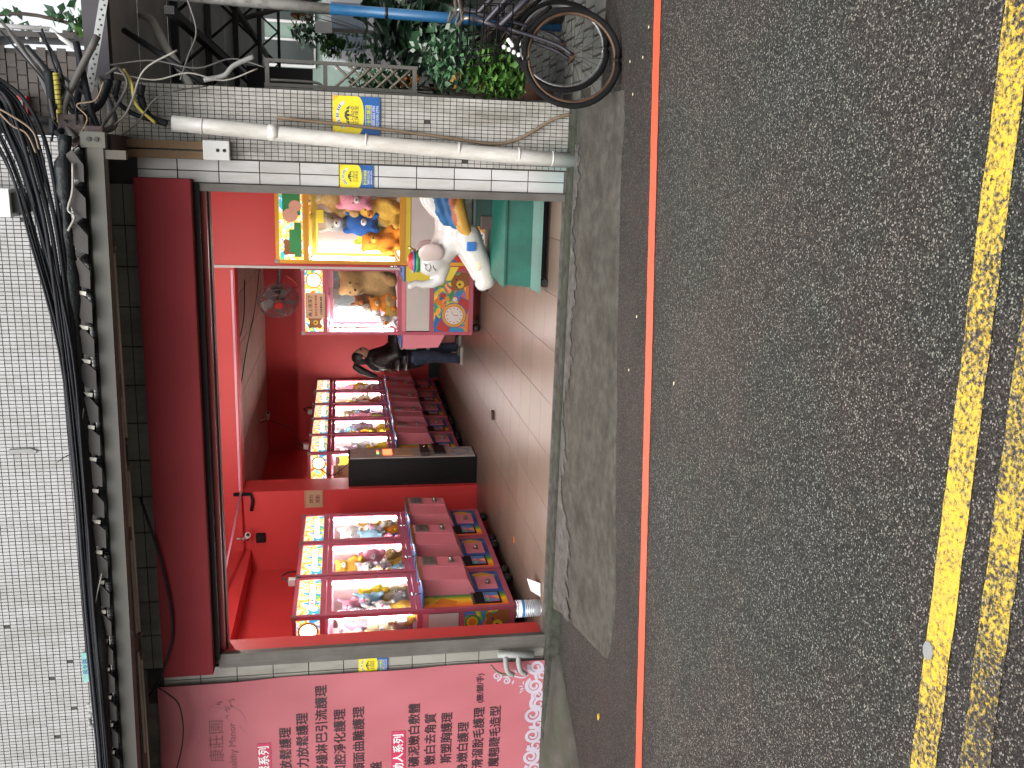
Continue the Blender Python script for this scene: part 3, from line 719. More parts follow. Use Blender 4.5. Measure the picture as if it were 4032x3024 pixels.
# ================================================================ CLAW MACHINES
MW, MD = .72, .72
def art_side(t, o, u, v, w, h, name='side_art'):
    """toy print on the lower side panel: watch, bear, building blocks"""
    m = MB(); ms = ['panel_art', 'c_white', 'c_amber', 'c_red', 'c_blue', 'c_brown', 'c_cream', 'c_black', 'c_orange', 'c_green', 'c_yellow']
    P = lambda pts, off, mi: m.poly([(a * w, b * h) for a, b in pts], o, u, v, off, mi)
    k = w / h
    P(rect(0, 0, 1, 1), 0, 0)
    P(rect(0, 0, 1, .1), .0006, 8); P([(.0, .55), (.3, .95), (.0, 1)], .0006, 4); P([(.55, .45), (.8, .38), (.6, .6), (.5, .58)], .0006, 9)
    d = lambda cx, cy, r: [(a, cy + (b - cy) * k) for a, b in disc(cx, cy, r, 18)]
    sq = lambda cx, cy, r, rot: [(cx + r * math.cos(R(rot + 90 * i)), cy + r * k * math.sin(R(rot + 90 * i))) for i in range(4)]
    P(sq(.1, .7, .16, 20), .001, 4); P(sq(.1, .7, .14, 20), .0016, 3); P(sq(.45, .14, .16, 20), .001, 4); P(sq(.45, .14, .14, 20), .0016, 3)
    P(d(.28, .42, .215), .0018, 4); P(d(.28, .42, .2), .0024, 2); P(d(.28, .42, .165), .003, 8); P(d(.28, .42, .15), .0036, 1)
    for i in range(12):
        a = R(30 * i); P(d(.28 + .12 * math.cos(a), .42 + .12 * k * math.sin(a), .009), .0042, 7)
    P([(.275, .42), (.285, .42), (.35, .5), (.345, .51)], .0048, 3); P([(.275, .42), (.285, .42), (.285, .3), (.275, .3)], .0048, 3)
    for i, (cx, cy, r) in enumerate(((.9, .1, .13), (.83, .3, .13), (.74, .45, .045), (.93, .45, .045))): P(d(cx, cy, r), .0026 + .0003 * i, 5)
    P(d(.8, .26, .065), .0042, 10); P(d(.8, .27, .02), .0048, 7); P(d(.76, .36, .013), .0048, 7); P(d(.88, .37, .013), .0048, 7)
    for i, (cx, cy, r, rot, c) in enumerate([(.52, .86, .08, 10, 8), (.6, .74, .07, 40, 3), (.68, .86, .05, 0, 10), (.44, .74, .06, 30, 8), (.56, .62, .05, 60, 2)]): P(sq(cx, cy, r, rot), .001 + .0004 * i, c)
    P(d(.56, .8, .03), .0044, 4); P(d(.85, .82, .1), .001, 9); P(d(.85, .82, .075), .0016, 10); P(d(.85, .82, .05), .0022, 8); P(d(.55, .4, .05), .0022, 3); P(d(.55, .4, .04), .0028, 1)
    return m.build(name, ms, t)
def header_art(t, o, u, v, w, h, side=False, name='header_lightbox', art='lightbox_art'):
    m = MB(); k = w / h
    ms = [art, 'lightbox_white', 'c_red', 'c_brown', 'c_yellow', 'c_black']
    P = lambda pts, off, mi: m.poly([(a * w, b * h) for a, b in pts], o, u, v, off, mi)
    P(rect(0, 0, 1, 1), 0, 0)
    d = lambda cx, cy, r: [(a, cy + (b - cy) * k) for a, b in disc(cx, cy, r, 18)]
    if not side:
        P(rect(.2, .2, .86, .52), .001, 2); P(rect(.215, .24, .845, .48), .002, 1)
        for i in range(7):
            x = .27 + .085 * i; P(rect(x, .29, x + .05, .43), .003, 1 if i in (2, 3, 4) else 2)
    else:
        P(d(.84, .5, .13), .001, 4); P(d(.84, .5, .1), .002, 1); P([(.835, .5), (.845, .5), (.845, .75), (.835, .75)], .003, 2)
        for i, (cx, cy, r) in enumerate(((.15, .46, .09), (.09, .72, .035), (.21, .72, .035), (.09, .2, .04), (.22, .2, .04))): P(d(cx, cy, r), .001 + .0003 * i, 3)
        P(d(.15, .42, .04), .003, 4); P(d(.15, .44, .014), .004, 5)
    return m.build(name, ms, t)
def make_machine(frame, body, light, near=False, far=False, D=MD, W_=MW, art='lightbox_art', name='claw_machine', front='rainbow', claw='pink_light', side=None):
    t = thing(name, (0, 0, 0), local=True)
    W = W_; T = 1.92; e = .035
    # posts and rails
    m = MB()
    for x in (-e, -D):
        for y in (0, W - e): m.bbox((x, y, .1), (x + e, y + e, T), .004)
    for z, hh in ((.1, .045), (.875, .045), (1.655, .045), (T - .03, .03)):
        m.box((-e - .002, e, z), (-.002, W - e, z + hh)); m.box((-D + .002, e, z), (-D + e, W - e, z + hh))
        for y in (.002, W - e + .002): m.box((-D + e, y, z), (-e, y + e - .004, z + hh))
    m.build('cabinet_frame', frame, t)
    for x in (-.001, -D + .001):
        for y in (-.001, W - e + .001): 
            MB().bbox((x - e + (0 if x > -.1 else e), y, T - .03), (x + (.002 if x > -.1 else e + .002), y + e, T + .008), .004).build('corner_cap', 'chrome_dull', t)
    MB().box((-D + e, e, T - .02), (-e, W - e, T - .004)).build('roof_panel', body, t)
    MB().box((-D + .004, e, .145), (-D + .016, W - e, 1.655)).build('back_panel', light, t)
    MB().box((-D + .02, e + .01, .93), (-D + .024, W - e - .01, 1.62)).build('inner_lining', 'lining_pale', t)
    MB().box((-D + e, e, .885), (-e, W - e, .90)).build('deck', 'deck_white', t)
    # front: header, glass, printed panel
    header_art(t, (-.008, e + .004, 1.705), (0, 1, 0), (0, 0, 1), W - 2 * e - .008, .18, False, 'header_lightbox', art)
    MB().box((-.02, e, .925), (-.014, W - e, 1.652)).build('front_glass', 'pane_glass', t)
    m = MB().box((-.012, e, .925), (-.004, e + .035, 1.652)).box((-.012, W - e - .035, .925), (-.004, W - e, 1.652)).box((-.012, e, .925), (-.004, W - e, .965)).box((-.012, e, 1.61), (-.004, W - e, 1.652))
    m.build('glass_frame', frame, t)
    fa = MB().box((-.016, e, .145), (-.008, W - e, .873)).build('front_panel', 'front_art', t)
    MB().box((-.009, e + .002, .147), (-.004, .34, .872)).build('front_print', front, fa)
    m = MB(); m.poly(disc(.17, .80, .055), (-.0035, 0, 0), (0, 1, 0), (0, 0, 1), 0, 0); m.poly(disc(.13, .84, .04), (-.0035, 0, 0), (0, 1, 0), (0, 0, 1), .0006, 1)
    m.poly([(.05, .6), (.13, .57), (.2, .70), (.1, .78)], (-.0035, 0, 0), (0, 1, 0), (0, 0, 1), .0003, 2)
    MB().poly([(.60, .16), (.67, .30), (.64, .37), (.60, .38), (.58, .3)], (-.0075, 0, 0), (0, 1, 0), (0, 0, 1), 0).build('toy_print', 'c_amber', fa)
    m.build('toy_print', ['c_yellow', 'c_amber', 'c_orange'], fa)
    # prize door
    pd = MB().bbox((-.006, .065, .2), (.004, .27, .44), .003).build('prize_door', 'black_cabinet', t)
    MB().box((.0035, .085, .215), (.0065, .25, .34)).build('door_print', 'panel_art', pd)
    MB().box((-.004, .055, .43), (.012, .28, .448)).build('door_frame', 'chrome_dull', pd)
    # lower service door with lock
    ld = MB().bbox((-.006, .33, .19), (.006, .56, .365), .003).build('service_door', body, t)
    MB().cyl((.004, .42, .27), (.04, .42, .27), .02, n=10).build('lock', 'chrome_dull', ld)
    MB().box((.005, .40, .25), (.012, .455, .29)).build('hasp', 'chrome_dull', ld)
    # projecting coin box with ledge, coin plate, lock
    cb = MB().prism([(-.004, .40), (.135, .47), (.15, .86), (-.004, .86)], (0, .25, 0), (1, 0, 0), (0, 0, 1), (0, .455, 0)).build('coin_box', body, t)
    MB().prism([(.134, .475), (.142, .472), (.157, .865), (.149, .865)], (0, .50, 0), (1, 0, 0), (0, 0, 1), (0, .2, 0)).build('coin_door', body, cb)
    g = MB()
    for i in range(5):
        for j in range(4): g.box((.157, .532 + .03 * i, .712 + .03 * j), (.17, .552 + .03 * i, .733 + .03 * j))
    g.box((.150, .525, .705), (.160, .68, .832)); g.build('coin_plate', 'chrome_dull', cb)
    MB().cyl((.14, .61, .575), (.185, .61, .575), .02, n=10).box((.14, .57, .555), (.16, .65, .595)).build('lock', 'chrome_dull', cb)
    MB().bbox((-.003, .04, .862), (.16, .70, .876), .003).build('control_ledge', front if front != 'rainbow' else 'front_art', t)
    MB().box((.158, .235, .855), (.163, .705, .885)).build('ledge_trim', 'brass', t)
    MB().cyl((.08, .14, .875), (.083, .135, .935), .006, n=8).ell((.083, .134, .945), .016, 0, 10, 6).build('joystick', 'chrome', t)
    for y, c in ((.3, 'c_red'), (.38, 'c_blue')): MB().cyl((.09, y, .875), (.09, y, .89), .016, n=12).build('button', c, t)
    # casters / levelling feet
    for x in (-.07, -D + .07):
        for y in (.07, W - .07): MB().ell((x, y, .05), (.05, .05, .049), 0, 12, 8).cyl((x, y, .06), (x, y, .115), .02, n=8).build('foot', 'black_rubber', t)
    # gantry and claw
    m = MB().box((-D + .03, .1, 1.60), (-.04, .13, 1.63)).box((-D + .03, W - .13, 1.60), (-.04, W - .1, 1.63)).box((-.42, .08, 1.61), (-.38, W - .08, 1.65)); m.build('gantry', claw, t)
    c = MB().bbox((-.46, W / 2 - .06, 1.54), (-.34, W / 2 + .06, 1.61), .005).build('claw_carriage', 'chrome_dull' if claw == 'pink_light' else 'yellow_body', t)
    m = MB().cyl((-.4, W / 2, 1.40), (-.4, W / 2, 1.54), .006, n=6).cyl((-.4, W / 2, 1.34), (-.4, W / 2, 1.41), .028, n=10)
    for i in range(3):
        a = R(120 * i + 20); q = lambda rr, z: (-.4 + rr * math.cos(a), W / 2 + rr * math.sin(a), z)
        m.tube([q(.02, 1.35), q(.085, 1.30), q(.095, 1.24), q(.03, 1.185)], .006, 5)
    m.build('claw', 'chrome', c)
    # lit tubes inside; upright behind the near post is added to light the toys
    for y in (.046, W - .046): MB().cyl((-.05, y, .96), (-.05, y, 1.63), .010, n=8).build('lamp_fill_tube', 'lamp_fill_tube', t)
    MB().cyl((-.075, .07, 1.675), (-.075, W - .07, 1.675), .012, n=8).build('lamp_fill_tube', 'lamp_fill_tube', t)
    # sides
    for on, y, sg in ((near, 0, -1), (far, W, 1)):
        yo = y + .002 * sg * -1
        if not on:
            MB().box((-D + e, y - sg * .006, .145), (-e, y - sg * .012, 1.89)).build('side_panel', side or body, t); continue
        if sg < 0: u, ox = (1, 0, 0), -D + e
        else: u, ox = (-1, 0, 0), -e
        w = D - 2 * e; v = (0, 0, 1)
        header_art(t, (ox, y - sg * .006, 1.705), u, v, w, .18, True, 'side_lightbox', art)
        MB().box((-D + e, y - sg * .012, .925), (-e, y - sg * .018, 1.652)).build('side_glass', 'pane_glass', t)
        MB().box((-D + e, y - sg * .006, .83), (-e, y - sg * .014, .874)).build('side_rail', body, t)
        MB().bbox((-D + e + .01, y - sg * .003, .575), (-e - .01, y - sg * .014, .825), .003).build('white_panel', 'panel_white', t)
        MB().box((-D + e, y - sg * .005, .53), (-e, y - sg * .014, .572)).build('side_rail', frame, t)
        art_side(t, (ox, y - sg * .006, .148), u, v, w, .38)
    return t

mA = make_machine('pink_frame', 'pink_body', 'pink_light', near=True, side='lining_pale')
mB = make_machine('pink_frame', 'pink_body', 'pink_light', side='lining_pale')
def put(t, x, y, lab, grp, rz=0, z=FZ):
    t.location = (x, y, z); t.rotation_euler = (0, 0, rz); tag(t, lab, 'claw machine', grp); return t
G1, G2 = 'claw machines near the left jamb', 'claw machines at the back left'
m1 = put(mA, -3.54, 6.73, 'pink claw machine nearest the left jamb, big white plush behind its glass', G1)
m2 = put(mB, -3.54, 7.472, 'pink claw machine, middle of the three at the left jamb', G1)
m3 = put(copy_tree(mB), -3.54, 8.214, 'pink claw machine beside the red pier, last of the three at the left jamb', G1)
f1 = put(copy_tree(mA), -3.34, 10.40, 'pink claw machine right behind the black change machine', G2)
far = [f1]
for i, w in enumerate(('second', 'third', 'fourth', 'fifth')):
    far.append(put(copy_tree(mB), -3.325 + .016 * i, 11.10 + .70 * i, 'pink claw machine, %s one behind the black change machine' % w, G2))
mC = put(make_machine('pink_frame', 'pink_body', 'pink_light', far=True), -1.78, 10.34, 'pink claw machine with white side panel and toy print beside the standing person', None, math.pi)
mY = put(make_machine('yellow_frame', 'yellow_body', 'pink_body', far=True, D=.8, W_=.8, claw='yellow_body', side='lining_pale'), -.87, 8.94, 'yellow framed claw machine standing behind the elephant ride', None, math.pi)
mY.scale = (1, 1, 1.078)
# dark mirror inside the pink machine, plate behind claw
MB().box((-.66, .022, 1.2), (-.06, .027, 1.62)).build('mirror', 'mirror_panel', mC)
# yellow machine: green word-block shapes on its lit header and red trim
m = MB(); m.poly(rect(.42, 1.72, .74, 1.86), (0, .8045, 0), (-1, 0, 0), (0, 0, 1), 0, 0); m.poly(rect(.06, 1.715, .36, 1.77), (0, .8045, 0), (-1, 0, 0), (0, 0, 1), .001, 0); m.poly(rect(.1, 1.76, .3, 1.81), (0, .8045, 0), (-1, 0, 0), (0, 0, 1), .002, 0)
m.poly(disc(.42, 1.80, .06), (0, .8045, 0), (-1, 0, 0), (0, 0, 1), .002, 1); m.poly(disc(.5, 1.76, .05), (0, .8045, 0), (-1, 0, 0), (0, 0, 1), .003, 1)
m.build('header_print', ['c_green', 'c_skinprint'], mY)
MB().box((-.002, .796, .1), (.006, .803, 1.93)).build('edge_trim', 'red_trim', mY)
# power adapters on top of machines
for k, (x, y, lab) in enumerate([(-3.6, 7.50, 'black plug with looped lead on top of the middle left machine'), (-3.42, 10.9, 'black plug with looped lead on top of the machine behind the change machine'), (-3.4, 12.45, 'black plug with looped lead on top of the third back machine')]):
    t = thing('plug_adapter', (x, y, 2.02), lab, 'plug')
    MB().bbox((x - .03, y - .03, 2.025), (x + .03, y + .03, 2.09), .005).build('body', 'white_plastic', t)
    MB().tube(wire([(x, y, 2.08), (x + .02, y + .06, 2.15), (x + .03, y + .13, 2.10), (x + .02, y + .16, 2.03)], 14), .007, 6).build('lead', 'cable_black', t)

# ================================================================ PLUSH TOYS (each a thing, sitting inside the machines)
PL = {}
def plush(kind, c1, c2):
    key = (kind, c1, c2)
    if key in PL: return copy_tree(PL[key])
    t = thing('plush_toy', (0, 0, 0), local=True)
    if kind == 'bear':    # sitting, facing +x, unit height 1
        pr = [('e', (0, 0, .3), (.24, .25, .3), 0), ('e', (.03, 0, .76), (.23, .25, .22), 0), ('e', (0, .19, .94), .085, 0), ('e', (0, -.19, .94), .085, 0),
              ('p', [((.0, .2, .5), .095), ((.2, .3, .3), .085)], 0), ('p', [((.0, -.2, .5), .095), ((.2, -.3, .3), .085)], 0),
              ('p', [((.1, .14, .1), .11), ((.38, .2, .1), .1)], 0), ('p', [((.1, -.14, .1), .11), ((.38, -.2, .1), .1)], 0)]
    elif kind == 'round':
        pr = [('e', (0, 0, .42), (.4, .42, .42), 0), ('e', (0, .26, .82), (.1, .1, .14), 0), ('e', (0, -.26, .82), (.1, .1, .14), 0), ('e', (.26, .2, .08), .11, 0), ('e', (.26, -.2, .08), .11, 0)]
    else:                  # lying animal
        pr = [('e', (0, 0, .28), (.44, .25, .26), 0), ('e', (.38, 0, .55), (.23, .22, .21), 0), ('p', [((.3, .16, .68), .05), ((.22, .2, .86), .07)], 0), ('p', [((.3, -.16, .68), .05), ((.22, -.2, .86), .07)], 0),
              ('p', [((.3, .15, .15), .09), ((.5, .2, .08), .08)], 0), ('p', [((.3, -.15, .15), .09), ((.5, -.2, .08), .08)], 0), ('p', [((-.4, 0, .3), .06), ((-.62, 0, .45), .04)], 0)]
    blob('body', pr, 'plush_' + c1, t, .045, 3)
    h = {'bear': (.24, .70), 'round': (.38, .4), 'dog': (.58, .5)}[kind]
    MB().ell((h[0], 0, h[1]), (.07, .1, .075), 0, 10, 7).build('muzzle', 'plush_' + c2, t)
    MB().ell((h[0] + .07, 0, h[1] + .02), (.02, .03, .02), 0, 8, 5).build('nose', 'c_black', t)
    for s in (-1, 1): MB().ell((h[0] - .02, .09 * s, h[1] + .1), (.02, .024, .026), 0, 8, 5).build('eye', 'c_black', t)
    PL[key] = t; return t
def toy(kind, c1, c2, p, s, rz, lab, grp, tilt=0):
    t = plush(kind, c1, c2); t.location = p; t.scale = (s, s, s); t.rotation_euler = (tilt, 0, R(rz)); tag(t, lab, 'plush toy', grp)
DK = FZ + .9   # deck height in the machines
def fill(m, items, grp, rz=0):
    x0, y0 = m.location.x, m.location.y
    for kind, c1, c2, dx, dy, dz, s, r, lab in items: toy(kind, c1, c2, (x0 + dx, y0 + dy, DK + dz), s, r - 35, lab, grp)
fill(m1, [('bear', 'white', 'white', -.30, .30, .08, .60, -40, 'big white plush glowing behind the glass nearest the left jamb'),
          ('round', 'gold', 'cream', -.13, .22, 0, .26, -10, 'round golden plush in front of the big white plush'),
          ('round', 'grey', 'white', -.13, .42, 0, .24, 10, 'grey plush ball at the glass below the big white plush'),
          ('dog', 'sky', 'white', -.17, .56, .26, .30, -30, 'pale blue plush animal right of the big white plush'),
          ('round', 'cream', 'white', -.15, .54, .06, .26, 0, 'cream plush low in the right corner of the machine nearest the left jamb'),
          ('dog', 'pink', 'white', -.4, .52, .3, .34, 0, 'pink plush behind the pale blue animal'),
          ('dog', 'white', 'pink', -.14, .34, .18, .22, -20, 'small white plush in front of the big white plush')], 'toys in the machine nearest the left jamb')
fill(m2, [('bear', 'cream', 'yellow', -.2, .18, .16, .44, -20, 'cream plush bear leaning left in the middle left machine'),
          ('round', 'red', 'pink', -.28, .52, .34, .26, 0, 'red round plush at the top of the middle left heap'),
          ('dog', 'white', 'grey', -.2, .46, .2, .34, -20, 'white plush dog in the middle left heap'),
          ('round', 'sky', 'white', -.13, .22, 0, .25, 0, 'sky blue round plush low in the middle left machine'),
          ('dog', 'tan', 'cream', -.15, .54, 0.02, .26, 15, 'tan plush dog at the glass of the middle left machine'),
          ('round', 'gold', 'white', -.13, .4, .0, .2, 0, 'golden plush ball at the glass of the middle left machine'),
          ('bear', 'lilac', 'white', -.4, .36, .1, .4, 0, 'lilac plush bear behind the middle left heap')], 'toys in the middle left machine')
fill(m3, [('bear', 'pink', 'white', -.2, .22, .04, .40, -20, 'pink plush bear in the machine beside the red pier'),
          ('dog', 'white', 'pink', -.16, .48, .18, .30, 0, 'white plush animal in the machine beside the red pier'),
          ('round', 'orange', 'yellow', -.13, .44, .0, .22, 0, 'orange plush ball in the machine beside the red pier'),
          ('round', 'blue', 'sky', -.13, .24, .0, .2, 0, 'blue plush ball in the machine beside the red pier'),
          ('dog', 'cream', 'white', -.14, .58, .02, .24, 0, 'cream plush animal in the corner of the machine beside the red pier'),
          ('round', 'red', 'pink', -.4, .44, .1, .48, 0, 'red plush at the back of the machine beside the red pier')], 'toys in the machine beside the red pier')
pal = [[('bear', 'gold', 'cream'), ('bear', 'yellow', 'cream'), ('dog', 'cream', 'white'), ('round', 'lime', 'yellow')], [('bear', 'yellow', 'cream'), ('bear', 'yellow', 'cream'), ('round', 'orange', 'yellow'), ('bear', 'tan', 'cream')],
       [('round', 'lime', 'yellow'), ('dog', 'purple', 'white'), ('bear', 'tan', 'cream'), ('dog', 'grey', 'white')], [('dog', 'purple', 'white'), ('bear', 'brown', 'cream'), ('round', 'white', 'pink'), ('dog', 'tan', 'cream')], [('dog', 'purple', 'white'), ('round', 'white', 'pink'), ('dog', 'brown', 'cream')]]
for k, (m, ps) in enumerate(zip(far, pal)):
    w = ['first', 'second', 'third', 'fourth', 'fifth'][k]
    for i, (kind, c1, c2) in enumerate(ps):
        dx, dy, dz = [(-.15, .2, 0), (-.15, .5, 0), (-.18, .36, .18), (-.18, .2, .3)][i]
        pos = ['near the left edge of the glass', 'near the right edge of the glass', 'in the middle of its heap', 'on top of its heap'][i]
        toy(kind, c1, c2, (m.location.x + dx, m.location.y + dy, DK + dz), .34 - .02 * i, random.uniform(-85, -40), '%s plush in the %s back machine, %s' % (c1, w, pos), 'toys in the back machines')
random.seed(31)
EX = ['cream', 'white', 'yellow', 'lilac', 'pink', 'sky', 'gold']
for k, m in enumerate([m1, m2, m3] + far):
    w = ['machine nearest the left jamb', 'middle left machine', 'machine beside the red pier', 'first back machine', 'second back machine', 'third back machine', 'fourth back machine', 'fifth back machine'][k]
    for i in range(5):
        c1 = EX[(i + k * 2) % 7]; c2 = ('white', 'cream')[i % 2]; kind = ('round', 'dog', 'bear')[(i + k) % 3]
        dx, dy, dz = [(-.17, .13, .2), (-.15, .36, .22), (-.14, .58, .22), (-.2, .26, .40), (-.17, .52, .42)][i]
        toy(kind, c1, c2, (m.location.x + dx, m.location.y + dy, DK + dz), .27 if k < 3 else .3, random.uniform(-85, -35), '%s plush high in the heap of the %s' % (c1, w), 'toys high in the heaps')
cx, cy = -1.78, 10.34
for kind, c1, c2, x, y, z, s, r, lab in [('bear', 'tan', 'tan', -1.24, 9.88, .02, .62, -110, 'large tan plush bear seated in the pink machine beside the person'),
        ('bear', 'orange', 'cream', -1.46, 9.78, .02, .30, -80, 'orange brown plush bear leaning on the large tan bear'), ('dog', 'white', 'orange', -1.62, 9.78, .0, .28, -100, 'white and orange plush dog at the left of the pink machine'),
        ('dog', 'white', 'cream', -1.56, 9.88, .18, .28, -70, 'white plush dog higher in the pink machine heap'), ('round', 'gold', 'cream', -1.54, 9.74, 0., .18, -90, 'golden plush ball at the bottom of the pink machine heap'), ('dog', 'brown', 'orange', -1.42, 9.92, .26, .28, -100, 'brown plush dog against the large tan bear arm')]:
    toy(kind, c1, c2, (x, y, DK + z), s, r, lab, 'toys in the pink machine beside the person')
DY = FZ + .9 * 1.078
for kind, c1, c2, x, y, z, s, r, lab in [('bear', 'orange', 'gold', -.68, 8.36, -.02, .38, -70, 'bright orange plush at the lower left of the yellow machine'), ('bear', 'gold', 'orange', -.38, 8.34, .0, .40, -120, 'golden orange plush bear right of the blue hat in the yellow machine'),
        ('round', 'blue', 'white', -.50, 8.40, .2, .34, -90, 'blue round plush hat in the middle of the yellow machine'), ('round', 'lime', 'white', -.62, 8.48, .14, .3, -100, 'lime green plush under the blue hat'), ('dog', 'grey', 'white', -.52, 8.62, .36, .42, -90, 'grey plush bundle at the back of the yellow machine'),
        ('bear', 'tan', 'cream', -.24, 8.46, .36, .56, -110, 'tan plush bear high at the right of the yellow machine'), ('round', 'pink', 'white', -.28, 8.32, .26, .34, -100, 'pink plush with white hand below the tan bear')]:
    toy(kind, c1, c2, (x, y, DY + z), s, r, lab, 'toys in the yellow machine')

# notice boards
def notice(name, o, w, h, lines, lab, bg='notice_peach', size=.05):
    t = thing(name, o, lab, 'notice'); x, y, z = o
    MB().bbox((x, y, z), (x + w, y + .004, z + h), .0015).build('board', bg, t)
    MB().box((x + .008, y - .0006, z + .008), (x + w - .008, y - .0002, z + .012)).box((x + .008, y - .0006, z + h - .012), (x + w - .008, y - .0002, z + h - .008)).build('border', 'ink_maroon', t)
    for i, (s, c, sz, zz) in enumerate(lines): text('lettering', s, sz, c, t, (x + w / 2, y - .0012, z + zz * h), align='CENTER', bold=.0005)
notice('header_notice', (-1.60, 9.604, 1.78), .27, .2, [('晚上夜深了', 'ink_dark', .046, .68), ('請降低音量勿喧嘩', 'c_red', .028, .42), ('以免影響鄰居 謝謝', 'ink_dark', .024, .16)], 'peach notice with three lines of writing on the lit header beside the fan')
notice('wall_notice', (-3.72, 9.588, 1.83), .2, .2, [('請勿', 'ink_maroon', .05, .55), ('晃動', 'ink_maroon', .05, .2)], 'tan card with writing taped to the red pier edge', 'card_tan')
notice('machine_notice', (-3.66, 10.385, 1.48), .16, .24, [('告示', 'ink_dark', .06, .6), ('', 'ink_dark', .03, .2)], 'tan card taped on the side glass above the black change machine', 'card_tan')

# ================================================================ CHANGE MACHINE
t = thing('change_machine', (-3.35, 9.85, FZ), 'black coin change machine standing before the red pier', 'change machine')
MB().bbox((-3.54, 9.68, FZ), (-3.205, 10.06, 1.55), .006).build('cabinet', 'black_cabinet', t)
fp = MB().box((-3.205, 9.70, FZ + .02), (-3.195, 10.045, 1.53)).build('front_face', 'changer_face', t)
MB().box((-3.196, 9.8, 1.06), (-3.185, 9.98, 1.16)).build('display', 'led_red', fp)
MB().cyl((-3.196, 9.85, 1.22), (-3.185, 9.85, 1.22), .014, n=10).build('indicator', 'led_green', fp)
MB().cyl((-3.196, 9.92, 1.22), (-3.185, 9.92, 1.22), .014, n=10).build('indicator', 'led_red', fp)
MB().box((-3.196, 9.75, .82), (-3.186, 10.0, 1.02)).build('instructions', 'card_tan', fp)
MB().bbox((-3.2, 9.72, .64), (-3.15, 10.03, .74), .006).build('bill_slot', 'dark_brown', fp)
MB().cyl((-3.15, 9.9, .69), (-3.12, 9.9, .69), .02, n=10).build('lock', 'chrome', fp)
MB().box((-3.197, 9.78, .45), (-3.17, 10.05, .58)).build('coin_tray', 'c_black', fp)
MB().tube([(-3.192, 9.88 + .11 * math.cos(R(a)), .27 + .1 * math.sin(R(a))) for a in range(0, 360, 24)], .004, 5, closed=True).build('ring_print', 'c_blue', fp)
for x, z in ((-3.5, .9), (-3.5, .94), (-3.38, .16), (-3.44, .16)): MB().cyl((x, 9.672, z), (x, 9.682, z), .006, n=8).build('screw', 'chrome', t)
MB().tube(wire([(-3.5, 10.38, 1.92), (-3.62, 10.36, 1.75), (-3.5, 10.3, 1.6), (-3.4, 10.15, 1.545)], 16), .006, 6).build('power_lead', 'cable_black', t)

# ================================================================ ELEPHANT RIDE
t = thing('kiddie_ride', (-.5, 6.8, FZ), 'white winged elephant coin ride on green base by the right jamb', 'kiddie ride')
m = MB(); x0, x1, y0, y1 = -.87, .02, 6.45, 7.12
def fr(x0, x1, y0, y1, za, X0, X1, Y0, Y1, zb):
    return [(x0, y0, za), (x1, y0, za), (x1, y1, za), (x0, y1, za), (X0, Y0, zb), (X1, Y0, zb), (X1, Y1, zb), (X0, Y1, zb)], [(0, 3, 2, 1), (4, 5, 6, 7), (0, 1, 5, 4), (1, 2, 6, 5), (2, 3, 7, 6), (3, 0, 4, 7)]
m.add(*fr(x0 - .01, x1, y0 - .01, y1, .165, x0, x1, y0, y1, .19)); m.add(*fr(x0, x1, y0, y1, .19, x0 + .02, x1, y0 + .02, y1, .235)); m.add(*fr(x0 + .03, x1, y0 + .03, y1, .235, x0 + .045, x1, y0 + .045, y1, .42))
m.add(*fr(x0 + .03, x1, y0 + .03, y1, .42, x0 + .03, x1, y0 + .03, y1, .435)); m.add(*fr(x0 + .03, x1, y0 + .03, y1, .435, x0 + .1, x1, y0 + .2, y1 - .1, .50))
m.build('base', 'green_plastic', t)
for x in (x0 + .06, x1 - .08):
    for y in (y0 + .06, y1 - .08): MB().cyl((x, y - .03, FZ + .03), (x, y + .03, FZ + .03), .03, n=14).build('roller', 'black_rubber', t)
MB().box((x0 + .1, y0 + .08, FZ + .02), (x1, y1 - .05, .17)).build('underframe', 'black_cabinet', t)
MB().bbox((-.42, 6.72, .49), (-.12, 7.0, .64), .02).build('pedestal', 'green_dark', t)
MB().bbox((-.44, 6.70, .49), (-.34, 6.74, .585), .01).build('coin_unit', 'dark_brown', t)
# elephant body (one surface)
rt = lambda ax, a: Matrix.Rotation(R(a), 3, ax)
pr = [('e', (-.36, 6.86, .76), (.26, .16, .155), 0), ('e', (-.50, 6.86, .75), (.15, .155, .165), 0), ('e', (-.15, 6.86, .77), (.18, .17, .18), 0),
      ('e', (-.69, 6.86, .93), (.122, .12, .13), 0), ('e', (-.735, 6.86, .865), (.09, .09, .08), 0), ('p', [((-.62, 6.86, .85), .11), ((-.5, 6.86, .78), .13)], 0),
      ('p', [((-.78, 6.85, .86), .06), ((-.83, 6.84, .865), .048), ((-.865, 6.84, .92), .038), ((-.875, 6.84, .99), .032), ((-.865, 6.84, 1.045), .028), ((-.885, 6.84, 1.085), .03)], 0),
      ('p', [((-.50, 6.77, .68), .115), ((-.62, 6.765, .62), .10), ((-.74, 6.765, .555), .085), ((-.83, 6.77, .52), .072), ((-.845, 6.77, .54), .068)], 0),
      ('p', [((-.50, 6.95, .68), .115), ((-.62, 6.955, .63), .095), ((-.73, 6.955, .575), .08), ((-.80, 6.955, .55), .066)], 0),
      ('p', [((-.12, 6.76, .72), .12), ((-.1, 6.76, .58), .09)], 0), ('p', [((-.12, 6.96, .72), .12), ((-.1, 6.96, .58), .09)], 0)]
body = blob('elephant_body', pr, 'ele_white', t, .012, 5)
blob('ear', [('e', (-.625, 6.745, .945), (.085, .028, .10), 0, rt('Z', -20)), ('e', (-.61, 6.73, .93), (.05, .02, .07), 0, rt('Z', -20))], 'ele_pink', t, .009, 4)
blob('ear', [('e', (-.62, 6.975, .945), (.085, .028, .10), 0, rt('Z', 20))], 'ele_pink', t, .012, 3)
